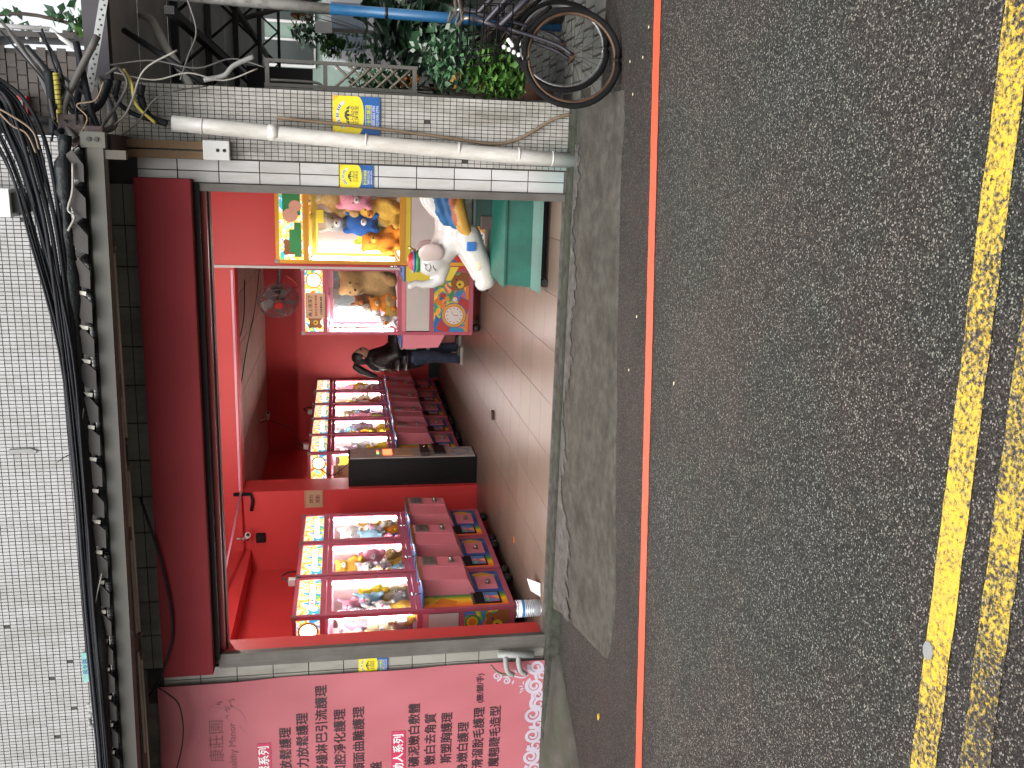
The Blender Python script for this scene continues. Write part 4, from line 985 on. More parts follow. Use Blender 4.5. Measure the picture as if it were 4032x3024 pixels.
# saddle wings with painted rainbow bands
pr = []; cols = ['ele_white', 'wing_blue', 'wing_rust', 'wing_amber', 'ele_white']
wing = []
for k, (c0, z0, mi) in enumerate([(-.16, .985, 0), (-.2, .93, 1), (-.22, .865, 1), (-.25, .81, 2), (-.3, .765, 3)]):
    wing.append(('p', [((c0 + .22, 6.70, z0 + .02), .05), ((c0 + .02, 6.68, z0), .065), ((c0 - .1, 6.685, z0 - .04), .055), ((c0 - .19, 6.70, z0 - .09), .035)], mi))
blob('wing', wing, cols, t, .011, 5)
blob('wing', [(w[0], [((p[0], 6.86 * 2 - p[1], p[2]), r_) for p, r_ in w[1]], w[2]) for w in wing], cols, t, .016, 4)
# hat
MB().cyl((-.70, 6.86, 1.025), (-.70, 6.86, 1.06), .085, .08, n=20).build('hat_band', 'c_green', t)
MB().ell((-.70, 6.86, 1.06), (.078, .078, .055), 0, 16, 8).build('hat', 'c_red', t)
MB().tube([(-.70 + .079 * math.cos(R(a)), 6.86 + .079 * math.sin(R(a)), 1.065) for a in range(0, 360, 20)], .01, 6, closed=True).build('hat_trim', 'c_blue', t)
MB().cyl((-.61, 6.77, 1.06), (-.585, 6.75, 1.115), .009, n=8).build('handle', 'brass', t)
# eye and mouth drawn lines, toenails, patches
def on(p): return p
m = MB(); ey = 6.752
m.tube([(-.765, ey, .955), (-.745, ey - .006, .985), (-.715, ey - .006, .985), (-.705, ey - .004, .955), (-.73, ey - .004, .945), (-.765, ey, .955)], .003, 5)
m.tube([(-.70, ey - .004, .93), (-.735, ey - .002, .925), (-.76, ey + .006, .905)], .003, 5); m.tube([(-.72, ey - .006, .985), (-.70, ey - .004, 1.0)], .003, 5)
m.build('eye', 'c_black', t)
for p in ((-.897, 6.745, .52), (-.903, 6.785, .545), (-.862, 6.935, .56), (-.864, 6.965, .575)): MB().ell(p, (.014, .016, .018), 0, 10, 6).build('toenail', 'c_black', t)
MB().bbox((-.60, 6.655, .62), (-.53, 6.69, .69), .012).build('knee_patch', 'c_blue', t)
MB().ell((-.70, 6.69, .60), (.05, .015, .04), 0, 12, 6).build('leg_patch', 'c_cream', t)

# ================================================================ PERSON
px, py = -2.36, 11.25
t = thing('person', (px, py, FZ), 'person in black hooded jacket and jeans playing at the pink machine', 'person')
def q(x, y, z): return (px + x, py + y, FZ + z)
fingers = []
for i in range(4):
    dy = -.03 + .02 * i; L = (.045, .055, .05, .04)[i]
    fingers.append(('p', [(q(.40, -.13 + dy * .8, .86), .010), (q(.40 + L * .6, -.13 + dy, .865), .0095), (q(.40 + L, -.13 + dy, .845), .0085)], 0))
fingers.append(('p', [(q(.36, -.09, .865), .011), (q(.385, -.06, .875), .0095), (q(.41, -.055, .868), .009)], 0))
body = [('e', q(.03, 0, 1.265), (.08, .075, .105), 0), ('e', q(.06, 0, 1.235), (.06, .058, .06), 0), ('e', q(.115, 0, 1.25), (.018, .014, .02), 0), ('e', q(.0, -.078, 1.25), (.018, .012, .028), 0),
        ('p', [(q(0, 0, 1.2), .05), (q(-.01, 0, 1.08), .06)], 0), ('p', [(q(-.01, 0, 1.05), .11), (q(0, 0, .85), .11), (q(0, 0, .68), .12)], 0),
        ('p', [(q(-.01, -.13, 1.05), .05), (q(.06, -.18, .85), .042), (q(.3, -.13, .85), .032), (q(.36, -.13, .855), .028)], 0), ('e', q(.375, -.13, .858), (.04, .035, .016), 0),
        ('p', [(q(-.01, .13, 1.05), .05), (q(.1, .2, .86), .042), (q(.3, .1, .88), .032), (q(.36, .08, .88), .03)], 0),
        ('p', [(q(0, -.07, .66), .085), (q(.02, -.07, .36), .06), (q(-.01, -.07, .09), .042), (q(.03, -.07, .04), .035)], 0), ('p', [(q(0, .08, .66), .085), (q(.06, .1, .36), .06), (q(.10, .12, .09), .042), (q(.14, .12, .04), .035)], 0)] + fingers
blob('body', body, 'skin', t, .009, 3)
blob('hair', [('e', q(-.01, 0, 1.29), (.098, .093, .105), 0), ('e', q(-.045, 0, 1.25), (.062, .084, .09), 0)], 'hair', t, .01, 3)
blob('ponytail', [('p', [(q(-.09, 0, 1.33), .03), (q(-.13, -.01, 1.34), .045), (q(-.18, -.02, 1.27), .05), (q(-.22, -.03, 1.17), .042), (q(-.25, -.03, 1.08), .022)], 0)], 'hair', t, .01, 3)
jk = [('p', [(q(-.02, 0, 1.1), .13), (q(-.02, 0, .98), .165), (q(-.01, 0, .82), .165), (q(-.01, 0, .66), .165), (q(0, 0, .58), .155)], 0), ('e', q(-.02, 0, .97), (.16, .2, .17), 0), ('p', [(q(-.05, 0, 1.16), .075), (q(-.1, 0, 1.1), .09), (q(-.14, 0, 1.03), .06)], 0),
      ('p', [(q(-.02, -.15, 1.05), .085), (q(.03, -.21, .93), .08), (q(.07, -.22, .84), .075), (q(.2, -.16, .84), .065), (q(.32, -.13, .85), .05)], 0),
      ('p', [(q(-.02, .15, 1.05), .085), (q(.1, .21, .86), .075), (q(.3, .1, .88), .055)], 0)]
for z in (.70, .80, .9): jk.append(('e', q(-.01, 0, z), (.178, .19, .04), 0))
blob('jacket', jk, 'jacket', t, .012, 3)
blob('jeans', [('p', [(q(0, -.06, .6), .115), (q(.02, -.07, .36), .085), (q(0, -.07, .2), .072), (q(-.01, -.07, .075), .066)], 0), ('p', [(q(0, .07, .6), .115), (q(.06, .1, .36), .085), (q(.10, .12, .08), .066)], 0)], 'jeans', t, .011, 3)
for dx, dy in ((0, -.07), (.11, .12)):
    blob('shoe', [('p', [(q(dx - .04, dy, .045), .045), (q(dx + .12, dy, .035), .035)], 0)], 'c_black', t, .009, 2)
    MB().prism([(-.09, -.045), (.14, -.045), (.165, 0), (.14, .045), (-.09, .045)], q(dx, dy, .0), (1, 0, 0), (0, 1, 0), (0, 0, .028)).build('sole', 'shoe_white', t)
for i, e in enumerate((-.035, .035)): MB().ell(q(.1, e, 1.285), (.012, .014, .009), 0, 8, 5).build('eye', 'c_black', t)

# ================================================================ SMALL SHOP THINGS
t = thing('paint_can', (-3.33, 6.27, FZ), 'white and blue tin can on the floor at the left jamb', 'can')
MB().cyl((-3.33, 6.27, FZ), (-3.33, 6.27, FZ + .19), .066, n=28).build('can', 'can_label', t)
for z in (.002, .06, .075, .09, .105, .12, .186): MB().tube([(-3.33 + .067 * math.cos(R(a)), 6.27 + .067 * math.sin(R(a)), FZ + z) for a in range(0, 360, 12)], .003, 5, closed=True).build('rim', 'chrome', t)
MB().cyl((-3.33, 6.27, FZ + .128), (-3.33, 6.27, FZ + .15), .0668, n=28, caps=False).build('label_band', 'can_blue', t)
MB().cyl((-3.33, 6.27, FZ + .188), (-3.33, 6.27, FZ + .193), .058, n=24).build('lid', 'chrome', t)
m = MB().add([(-3.22, 6.24, FZ + .004), (-3.12, 6.26, FZ + .004), (-3.14, 6.4, FZ + .08), (-3.24, 6.38, FZ + .05), (-3.17, 6.31, FZ + .005)], [(0, 1, 4), (1, 2, 4), (2, 3, 4), (3, 0, 4)])
m.add([(-3.22, 6.24, FZ + .007), (-3.12, 6.26, FZ + .007), (-3.14, 6.4, FZ + .084), (-3.24, 6.38, FZ + .054), (-3.17, 6.31, FZ + .01)], [(4, 1, 0), (4, 2, 1), (4, 3, 2), (4, 0, 3)])
tag(base(m.build('crumpled_paper', 'paper')), 'folded white paper lying beside the tin can', 'paper')
tag(base(MB().prism([(0, 0), (.07, .01), (.09, .05), (.02, .06)], (-2.46, 8.6, FZ), (1, 0, 0), (0, 1, 0), (0, 0, .03)).build('litter_scrap', 'dark_brown')), 'crumpled brown wrapper in the middle of the shop floor', 'litter')
tag(base(MB().prism([(0, 0), (.05, .0), (.06, .02), (.01, .025)], (-3.26, 7.36, FZ), (1, 0, 0), (0, 1, 0), (0, 0, .008)).build('litter_scrap', 'c_orange')), 'small orange scrap on the floor by the left machines', 'litter')
# wall fan
t = thing('wall_fan', (-1.12, 10.3, 2.3), 'round grey fan on a bracket above the pink machine', 'fan')
c = Vector((-1.50, 10.2, 2.3)); ax = Vector((-.55, -.8, -.1)).normalized(); a1 = ax.cross(Vector((0, 0, 1))).normalized(); a2 = ax.cross(a1)
m = MB()
for rr, off in ((.225, 0), (.21, .05), (.15, .075), (.21, -.05), (.14, -.07), (.07, .085)):
    m.tube([c + (a1 * math.cos(R(k * 12)) + a2 * math.sin(R(k * 12))) * rr + ax * off for k in range(30)], .004, 5, closed=True)
for k in range(36):
    d = a1 * math.cos(R(k * 10)) + a2 * math.sin(R(k * 10)); m.tube([c + d * .05 + ax * .088, c + d * .15 + ax * .076, c + d * .21 + ax * .05, c + d * .225, c + d * .21 - ax * .05, c + d * .06 - ax * .08], .0018, 4)
m.build('cage', 'fan_grey', t)
m = MB()
for k in range(5):
    d = a1 * math.cos(R(k * 72)) + a2 * math.sin(R(k * 72)); e = ax.cross(d)
    P = [c + d * .04 + e * .03 + ax * .02, c + d * .19 + e * .07 + ax * .03, c + d * .2 - e * .03 - ax * .02, c + d * .05 - e * .04 - ax * .02]
    m.add(P, [(0, 1, 2, 3)]).add([p + ax * .003 for p in P], [(3, 2, 1, 0)])
m.build('blades', 'fan_grey', t)
MB().cyl(c + ax * .02, c + ax * .092, .045, n=16).build('hub', 'c_red', t)
MB().cyl(c - ax * .05, c - ax * .2, .075, .06, n=16).build('motor', 'black_rubber', t)
MB().tube([c - ax * .2, (-1.2, 10.3, 2.28), (-1.07, 9.985, 2.28)], .02, 8).bbox((-1.1, 9.982, 2.2), (-1.04, 10.0, 2.36), .004).build('bracket', 'fan_grey', t)
MB().tube(wire([c - ax * .15 - Vector((0, 0, .06)), (-1.35, 10.2, 2.1), (-1.3, 10.0, 2.06), (-1.2, 9.99, 2.2)], 14), .006, 6).build('lead', 'c_red', t)
def camera_thing(p, d, lab):
    t = thing('security_camera', p, lab, 'camera'); p = Vector(p); d = Vector(d).normalized()
    MB().tube([p, p - Vector((0, 0, .07)), p - Vector((0, 0, .1)) + d * .04], .012, 6).build('bracket', 'white_plastic', t)
    MB().cyl(p - Vector((0, 0, .1)) + d * .0, p - Vector((0, 0, .13)) + d * .16, .03, n=12).build('housing', 'white_plastic', t)
    MB().cyl(p - Vector((0, 0, .13)) + d * .155, p - Vector((0, 0, .132)) + d * .165, .02, n=12).build('lens', 'c_black', t)
camera_thing((-3.55, 12.6, 2.765), (.8, -.6, 0), 'small white camera hanging from the ceiling over the back machines')
camera_thing((-4.0, 9.45, 2.75), (.6, -.8, 0), 'small white camera on the red wall above the left machines')
tag(base(MB().bbox((-4.1, 9.555, 2.46), (-4.0, 9.6, 2.56), .004).build('switch_box', 'black_cabinet')), 'small black switch box on the red pier near the ceiling', 'box')
for k, P in enumerate([[(-3.6, 12.6, 2.75), (-3.45, 12.2, 2.60), (-3.4, 11.6, 2.3), (-3.5, 11.0, 2.06)], [(-1.5, 13.2, 2.755), (-1.9, 12.2, 2.74), (-2.2, 11.2, 2.75), (-2.5, 10.3, 2.745)], [(-1.4, 11.2, 2.755), (-1.8, 10.8, 2.74), (-2.0, 10.2, 2.75)]]):
    tag(base(MB().tube(wire(P, 18), .006, 5).build('ceiling_lead', 'cable_black')), ['thin lead hanging from the ceiling down to the back machines', 'thin dark lead running across the back ceiling', 'short dark lead on the ceiling above the fan'][k], 'cable')

# ================================================================ BANNER
t = thing('banner', (-4.4, 6.09, .06), 'pink vinyl banner listing beauty treatments on the left wall', 'banner')
def ban_y(x, z):
    u, v = (x + 5.5) / 1.81, (z - .062) / 2.87
    return 6.095 - .010 * math.sin(u * 9 + v * 3) - .012 * math.exp(-((v - 1) / .25) ** 2) * math.sin(u * 26 + v * 9) - .008 * math.sin((u - v) * 14) * u - .003 * math.sin(u * 40 + v * 31)
BW = lambda x, z: ban_y(x, z) - .0025
mb = MB(); vs, fs = [], []; nx, nz = 70, 90
for i in range(nx + 1):
    for j in range(nz + 1):
        u, v = i / nx, j / nz; x = -5.5 + (1.82 - .02 * v) * u; z = .062 + 2.87 * v
        vs.append((x, ban_y(x, z), z))
for i in range(nx):
    for j in range(nz): fs.append((i * (nz + 1) + j, (i + 1) * (nz + 1) + j, (i + 1) * (nz + 1) + j + 1, i * (nz + 1) + j + 1))
mb.add(vs, fs, 0, True).add([(x, y + .003, z) for x, y, z in vs], [tuple(reversed(f)) for f in fs], 0, True)
sheet = mb.build('sheet', 'banner_pink', t)
BY = 6.062
def btext(s, xr, z, size, mat='ink_dark', bold=.0016, sx=1.): text('lettering', s, size, mat, t, (xr, BY, z), align='RIGHT', bold=bold, sx=sx, wrap=BW)
btext('康莊園', -4.0, 2.50, .115, 'ink_maroon', .0, 1.0)
btext('Healthy Manor', -4.03, 2.405, .075, 'ink_maroon', .0, 1.0)
for xr, z0, z1, s in ((-4.215, 2.155, 2.255, '舒壓系列'), (-4.205, 1.155, 1.262, '動人系列')):
    m = MB(); n = 24
    m.add([(xr - .52 + .52 * i / n, BW(xr - .52 + .52 * i / n, z) - .0008, z) for z in (z0, z1) for i in range(n + 1)], [(i, i + 1, n + 2 + i, n + 1 + i) for i in range(n)]); m.build('tag_plate', 'tag_red', t)
    text('lettering', s, .085, 'white_bright', t, (xr - .02, BY - .003, z0 + .022), align='RIGHT', bold=.0016, wrap=lambda x, z: BW(x, z) - .002)
for s, xr, z in [('肌肉放鬆護理', -4.09, 2.015), ('壓力放鬆護理', -3.985, 1.89), ('舒緩淋巴引流護理', -3.78, 1.75), ('口腔淨化護理', -3.98, 1.615), ('顏面曲雕護理', -3.975, 1.475), ('骨盤', -4.455, 1.345),
                 ('礦泥嫩白敷體', -3.97, 1.055), ('嫩白去角質', -4.065, .93), ('斯塑胸護理', -4.065, .805), ('全身嫩白護理', -4.165, .675), ('滑溜脫毛護理', -4.045, .555), ('魔翹睫毛造型', -4.045, .425)]:
    btext(s, xr, z, .094)
text('lettering', '(腋/腿/手)', .058, 'ink_dark', t, (-3.765, BY, .565), align='RIGHT', bold=.001, wrap=BW)
# scroll ornament: spirals of flat ribbon
def spiral(cx, cz, r, turns, a0, wd, sg=1):
    n = int(26 * turns); out, inn = [], []
    for i in range(n + 1):
        f = i / n; a = a0 + sg * 2 * math.pi * turns * f; rr = r * 1.12 * (1 - .8 * f); w = wd * 1.45 * (1 - .5 * f)
        for L_, q2 in ((out, rr + w / 2), (inn, rr - w / 2)): X, Z = cx + q2 * math.cos(a), cz + q2 * math.sin(a); L_.append((X, BW(X, Z), Z))
    fs = [(i, i + 1, n + 2 + i, n + 1 + i) for i in range(n)]
    if sg > 0: fs = [tuple(reversed(f)) for f in fs]
    MB().add(out + inn, fs).build('scroll_ornament', 'banner_white', t)
for cx, cz, r, tr, a0, wd, sg in [(-3.735, .15, .055, 1.8, 1.2, .02, 1), (-3.80, .10, .05, 1.7, 2.5, .018, -1), (-3.90, .155, .062, 1.8, .5, .022, 1), (-3.985, .125, .042, 1.6, 2.0, .016, -1), (-4.06, .115, .062, 1.8, .6, .02, 1), (-4.155, .16, .07, 1.8, .1, .022, -1),
                                  (-4.245, .11, .05, 1.7, 2.6, .018, 1), (-4.34, .155, .066, 1.8, .4, .022, -1), (-4.44, .12, .055, 1.7, 1.4, .018, 1), (-4.54, .16, .066, 1.8, .5, .022, -1), (-4.65, .13, .06, 1.8, 1, .02, 1),
                                  (-3.80, .455, .032, 1.5, 3.2, .011, 1), (-3.84, .38, .026, 1.5, .4, .01, -1)]:
    spiral(cx, cz, r, tr, a0, wd, sg)
def ribbon(pts, w, mat, name='sprig'):
    P = wire(pts, 16); n = len(P); L_, R_ = [], []
    for i, p in enumerate(P):
        d = (P[min(i + 1, n - 1)] - P[max(i - 1, 0)]).normalized(); nn = Vector((-d.z, 0, d.x)); ww = w * (.35 + .65 * math.sin(math.pi * (i + .5) / n))
        L_.append(p + nn * ww / 2); R_.append(p - nn * ww / 2)
    m = MB().add([(p.x, BW(p.x, p.z), p.z) for p in L_ + R_], [(i, n + i, n + i + 1, i + 1) for i in range(n - 1)])
    m.add([(p.x, BW(p.x, p.z) + .0003, p.z) for p in L_ + R_], [(i + 1, n + i + 1, n + i, i) for i in range(n - 1)])
    return m.build(name, mat, t)
ribbon([(-3.81, 0, .42), (-3.80, 0, .34), (-3.82, 0, .26), (-3.80, 0, .21)], .012, 'banner_white')
for x, z, a in ((-3.78, .3, 30), (-3.84, .32, 150), (-3.77, .25, 20), (-3.85, .24, 160), (-3.92, .235, 90), (-3.935, .245, 120), (-3.905, .245, 60)):
    ribbon([(x, 0, z), (x + .02 * math.cos(R(a)), 0, z + .02 * math.sin(R(a))), (x + .035 * math.cos(R(a + 15)), 0, z + .035 * math.sin(R(a + 15)))], .012, 'banner_white')
# blossom sprig beside the title
for k in range(16):
    a = random.uniform(0, 360); x = -3.9 + random.uniform(-.07, .05); z = 2.47 + random.uniform(-.09, .09)
    ribbon([(x, 0, z), (x + .018 * math.cos(R(a)), 0, z + .018 * math.sin(R(a))), (x + .036 * math.cos(R(a + 30)), 0, z + .036 * math.sin(R(a + 30)))], random.uniform(.007, .014), 'ink_maroon' if k % 2 else 'ink_soft')
ribbon([(-3.95, 0, 2.56), (-3.9, 0, 2.48), (-3.93, 0, 2.38), (-4.02, 0, 2.33), (-4.12, 0, 2.345)], .004, 'ink_soft')
ribbon([(-3.9, 0, 2.66), (-3.98, 0, 2.64), (-4.1, 0, 2.66), (-4.2, 0, 2.64)], .004, 'ink_soft')
for x, z in ((-4.1, 2.35), (-4.16, 2.31), (-4.08, 2.37), (-4.02, 2.64), (-3.93, 2.66), (-4.14, 2.655)): ribbon([(x, 0, z), (x + .012, 0, z + .008), (x + .022, 0, z + .004)], .009, 'ink_soft')

# ================================================================ SECURITY STICKERS
def sticker(x, z, w, h, y, lab):
    t = thing('security_sticker', (x, y, z), lab, 'sticker', 'yellow and blue security stickers')
    MB().box((x, y, z), (x + w, y + .003, z + h)).build('plate', 'sticker_yellow', t)
    o, u, v = (x, y, z), (1, 0, 0), (0, 0, 1)
    def fl(name, polys, off, mat):
        m = MB()
        for p in polys: m.poly([(a * w, b * h) for a, b in p], o, u, v, off)
        return m.build(name, mat, t)
    fl('orange_fan', [[(0, .9), (0, 1), (.16, 1)], [(0, .7), (.05, .62), (0, .78)], [(.84, 1), (1, 1), (1, .86)], [(.3, 1), (.42, 1), (.36, .94)], [(.62, 1), (.7, 1), (.64, .95)]], .0004, 'sticker_orange')
    arc = [(0, 0), (1, 0), (1, .47)] + [(.5 + .5 * math.cos(R(a)), .47 - .13 * math.sin(R(a))) for a in range(15, 180, 15)] + [(0, .47)]
    fl('blue_field', [arc], .0005, 'sticker_blue')
    n = 14
    m = MB(); P = []
    for i in range(n + 1):
        a = R(155 - 130 * i / n); P.append((.5 + .42 * math.cos(a), .66 + .27 * math.sin(a))); 
    Q = [(.5 + (a - .5) * .8, .66 + (b - .66) * .8) for a, b in P]
    fl('slogan_band', [[P[i], Q[i], Q[i + 1], P[i + 1]] for i in range(n)], .0006, 'sticker_pale')
    fl('slogan_ink', [[P[i], Q[i], ((Q[i][0] + Q[i + 1][0]) / 2, (Q[i][1] + Q[i + 1][1]) / 2), ((P[i][0] + P[i + 1][0]) / 2, (P[i][1] + P[i + 1][1]) / 2)] for i in (1, 2, 3, 4, 6, 7, 9, 10, 11)], .0009, 'sticker_blue')
    # emblem: roof arch with three figures
    fl('emblem', [[(.35, .66), (.65, .66), (.62, .72), (.55, .755), (.45, .755), (.38, .72)], [(.25, .65), (.33, .65), (.36, .73), (.30, .70)], [(.67, .65), (.75, .65), (.70, .70), (.64, .73)], [(.46, .65), (.54, .65), (.52, .7), (.48, .7)]], .0007, 'sticker_ink')
    fl('emblem_arch', [[(.43, .66), (.47, .66), (.47, .70), (.43, .69)], [(.53, .66), (.57, .66), (.57, .69), (.53, .70)]], .001, 'sticker_yellow')
    k = w
    text('lettering', 'Li-Bodi', .16 * k, 'sticker_ink', t, (x + w * .5, y - .0012, z + h * .555), align='CENTER', shear=.3)
    text('lettering', '立保保全', .13 * k, 'sticker_ink', t, (x + w * .5, y - .0012, z + h * .465), align='CENTER')
    fl('title_frame', [rect(.16, .30, .78, .31), rect(.16, .17, .78, .18), rect(.16, .18, .17, .30), rect(.77, .18, .78, .30)], .0009, 'sticker_pale')
    text('lettering', '安全防護區', .125 * k, 'sticker_lime', t, (x + w * .47, y - .0014, z + h * .205), align='CENTER', bold=.0005)
    text('lettering', '0800-666-096', .105 * k, 'sticker_pale', t, (x + w * .48, y - .0014, z + h * .105), align='CENTER', bold=.0003)
    text('lettering', '(02)3500-2976', .1 * k, 'sticker_pale', t, (x + w * .48, y - .0014, z + h * .03), align='CENTER', bold=.0003)
sticker(.19, 1.35, .235, .30, 6.118, 'larger yellow and blue security sticker on the mosaic pier')
sticker(-.152, 1.395, .148, .215, 6.118, 'yellow and blue security sticker on the white jamb tiles')
sticker(-3.72, 1.29, .15, .215, 6.118, 'half hidden security sticker beside the pink banner edge')

# ================================================================ PIPES, BOXES AND WIRES ON THE FACADE
t = thing('drain_pipe', (.07, 6.04, .02), 'white plastic pipe leaning down the pier with teal paint at its foot', 'pipe')
P = [(.205, 6.03, 2.62), (.19, 6.03, 2.3), (.162, 6.03, 1.85), (.12, 6.03, 1.12), (.09, 6.03, .5), (.072, 6.03, .03)]
MB().tube(P, .048, 20).build('pipe', 'pvc_white', t)
for i, z in enumerate((2.45, 2.05, 1.45, .85, .45, .22)):
    f = (2.62 - z) / 2.59; x = .205 - .133 * f
    MB().cyl((x, 6.03, z), (x - .001, 6.03, z - .012 - .05 * (i == 1)), .0505, n=20).build('joint', 'pvc_white', t)
tag(base(MB().tube(wire([(.27, 6.1, 2.0), (.24, 6.1, 1.5), (.2, 6.1, 1.0), (.165, 6.1, .62), (.21, 6.1, .42), (.33, 6.1, .22), (.38, 6.1, .08)], 30), .011, 7).build('ground_cable', 'cable_tan')), 'brown cable running down the mosaic pier beside the white pipe', 'cable')
for k, (x0, x1) in enumerate(((.055, .105), (-.005, .045))):
    tag(base(MB().bbox((x0, 6.06, 2.44 + .012 * k), (x1, 6.12, 2.93), .004).build('wooden_board', 'wood')), 'weathered wooden board under the awning end, ' + ['right one next to the white pipe', 'left one next to the white tiles'][k], 'board', 'boards under the awning end')
t = thing('junction_box', (.05, 6.06, 2.28), 'white box with two holes below the wooden boards', 'box')
MB().bbox((-.005, 6.05, 2.29), (.115, 6.12, 2.45), .008).build('box', 'white_plastic', t)
for z in (2.32, 2.36): MB().cyl((.055, 6.046, z), (.055, 6.052, z), .011, n=12).build('hole', 'hole_dark', t)
# galvanised slotted angle
t = thing('slotted_angle', (.5, 5.9, 2.95), 'perforated galvanised angle bar sticking out from the awning end', 'angle bar')
a, b_ = Vector((.12, 5.9, 3.09)), Vector((1.6, 5.9, 2.75)); d = (b_ - a).normalized(); nz = Vector((-d.z, 0, d.x))
MB().prism([(0, 0), (a - b_).length and (0, .042)] and [(0, 0), (0, .042), ((b_ - a).length, .042), ((b_ - a).length, 0)][::-1], a, d, nz, (0, .004, 0)).build('flange', 'galvanised', t)
MB().prism([((b_ - a).length, 0), (0, 0), (0, .004), ((b_ - a).length, .004)], a + nz * .042, d, nz, (0, .04, 0)).build('flange', 'galvanised', t)
for i in range(52):
    c = a + d * (.012 + .028 * i) + nz * (.014 + .012 * (i % 2)); MB().cyl(c + Vector((0, -.0015, 0)), c + Vector((0, .002, 0)), .0065, n=8).build('hole', 'hole_dark', t)
# cable bundle on the awning
tp = MB(); P = wire([(-5.4, 5.46, 3.13), (-3.98, 5.47, 3.125), (-2.76, 5.48, 3.125), (-1.83, 5.5, 3.13), (-1.1, 5.5, 3.12), (-.44, 5.5, 3.125), (-.1, 5.5, 3.12), (.1, 5.52, 3.10)], 40)
tp.tube(P, [.03 + .010 * math.sin(i * .9) + .008 * math.sin(i * 2.3) + .010 * (i / len(P)) for i in range(len(P))], 10)
tag(base(tp.build('tarp_roll', 'tarp_black')), 'rolled black plastic sheeting along the awning edge', 'tarp')
random.seed(21)
for k in range(24):
    o = Vector((0, -.02 - .012 * (k % 4), .028 + .017 * (k % 5))); q_ = lambda p, s=1.: (p[0], p[1] + o.y * s + random.uniform(-.008, .008), p[2] + o.z * s + random.uniform(-.008, .008))
    P = [q_((-5.4, 5.45, 3.10)), q_((-3.98, 5.46, 3.10), .7), q_((-2.76, 5.47, 3.10), .8), q_((-1.83, 5.48, 3.10), .8), q_((-1.1, 5.48, 3.10), 1), q_((-.44, 5.5, 3.12 + .004 * k), 1.1), q_((-.1, 5.52, 3.15 + .006 * k), 1.2), q_((.12, 5.54, 3.19 + .008 * k), 1.3), q_((.3, 5.55, 3.29 + .007 * k)), q_((.42, 5.56, 3.45 + .008 * k))]
    tag(base(MB().tube(wire(P, 44), random.choice([.005, .007, .009, .012]), 6).build('cable', 'cable_black')), 'black cable in the bundle strung along the awning edge', 'cable', 'cables bundled along the awning')
def wobj(name, P, r, mat, lab, cat='cable', n=26):
    return tag(base(MB().tube(wire(P, n), r, 6).build(name, mat)), lab, cat)
wobj('cable_sleeve', [(.12, 5.7, 3.205), (.25, 5.7, 3.20), (.45, 5.7, 3.21)], .03, 'cable_black', 'thick black conduit beside the yellow striped sleeve')
t = thing('striped_sleeve', (.27, 5.68, 3.15), 'yellow cable sleeve with black spiral stripes by the awning end', 'cable sleeve')
MB().tube([(.12, 5.68, 3.165), (.44, 5.68, 3.168)], .017, 12).build('sleeve', 'sleeve_yellow', t)
for i in range(12):
    x = .135 + .026 * i; MB().tube([(x + .012 * s, 5.68 + .0178 * math.cos(R(360 * s)), 3.166 + .0178 * math.sin(R(360 * s))) for s in [j / 10 for j in range(11)]], .002, 5).build('stripe', 'cable_black', t)
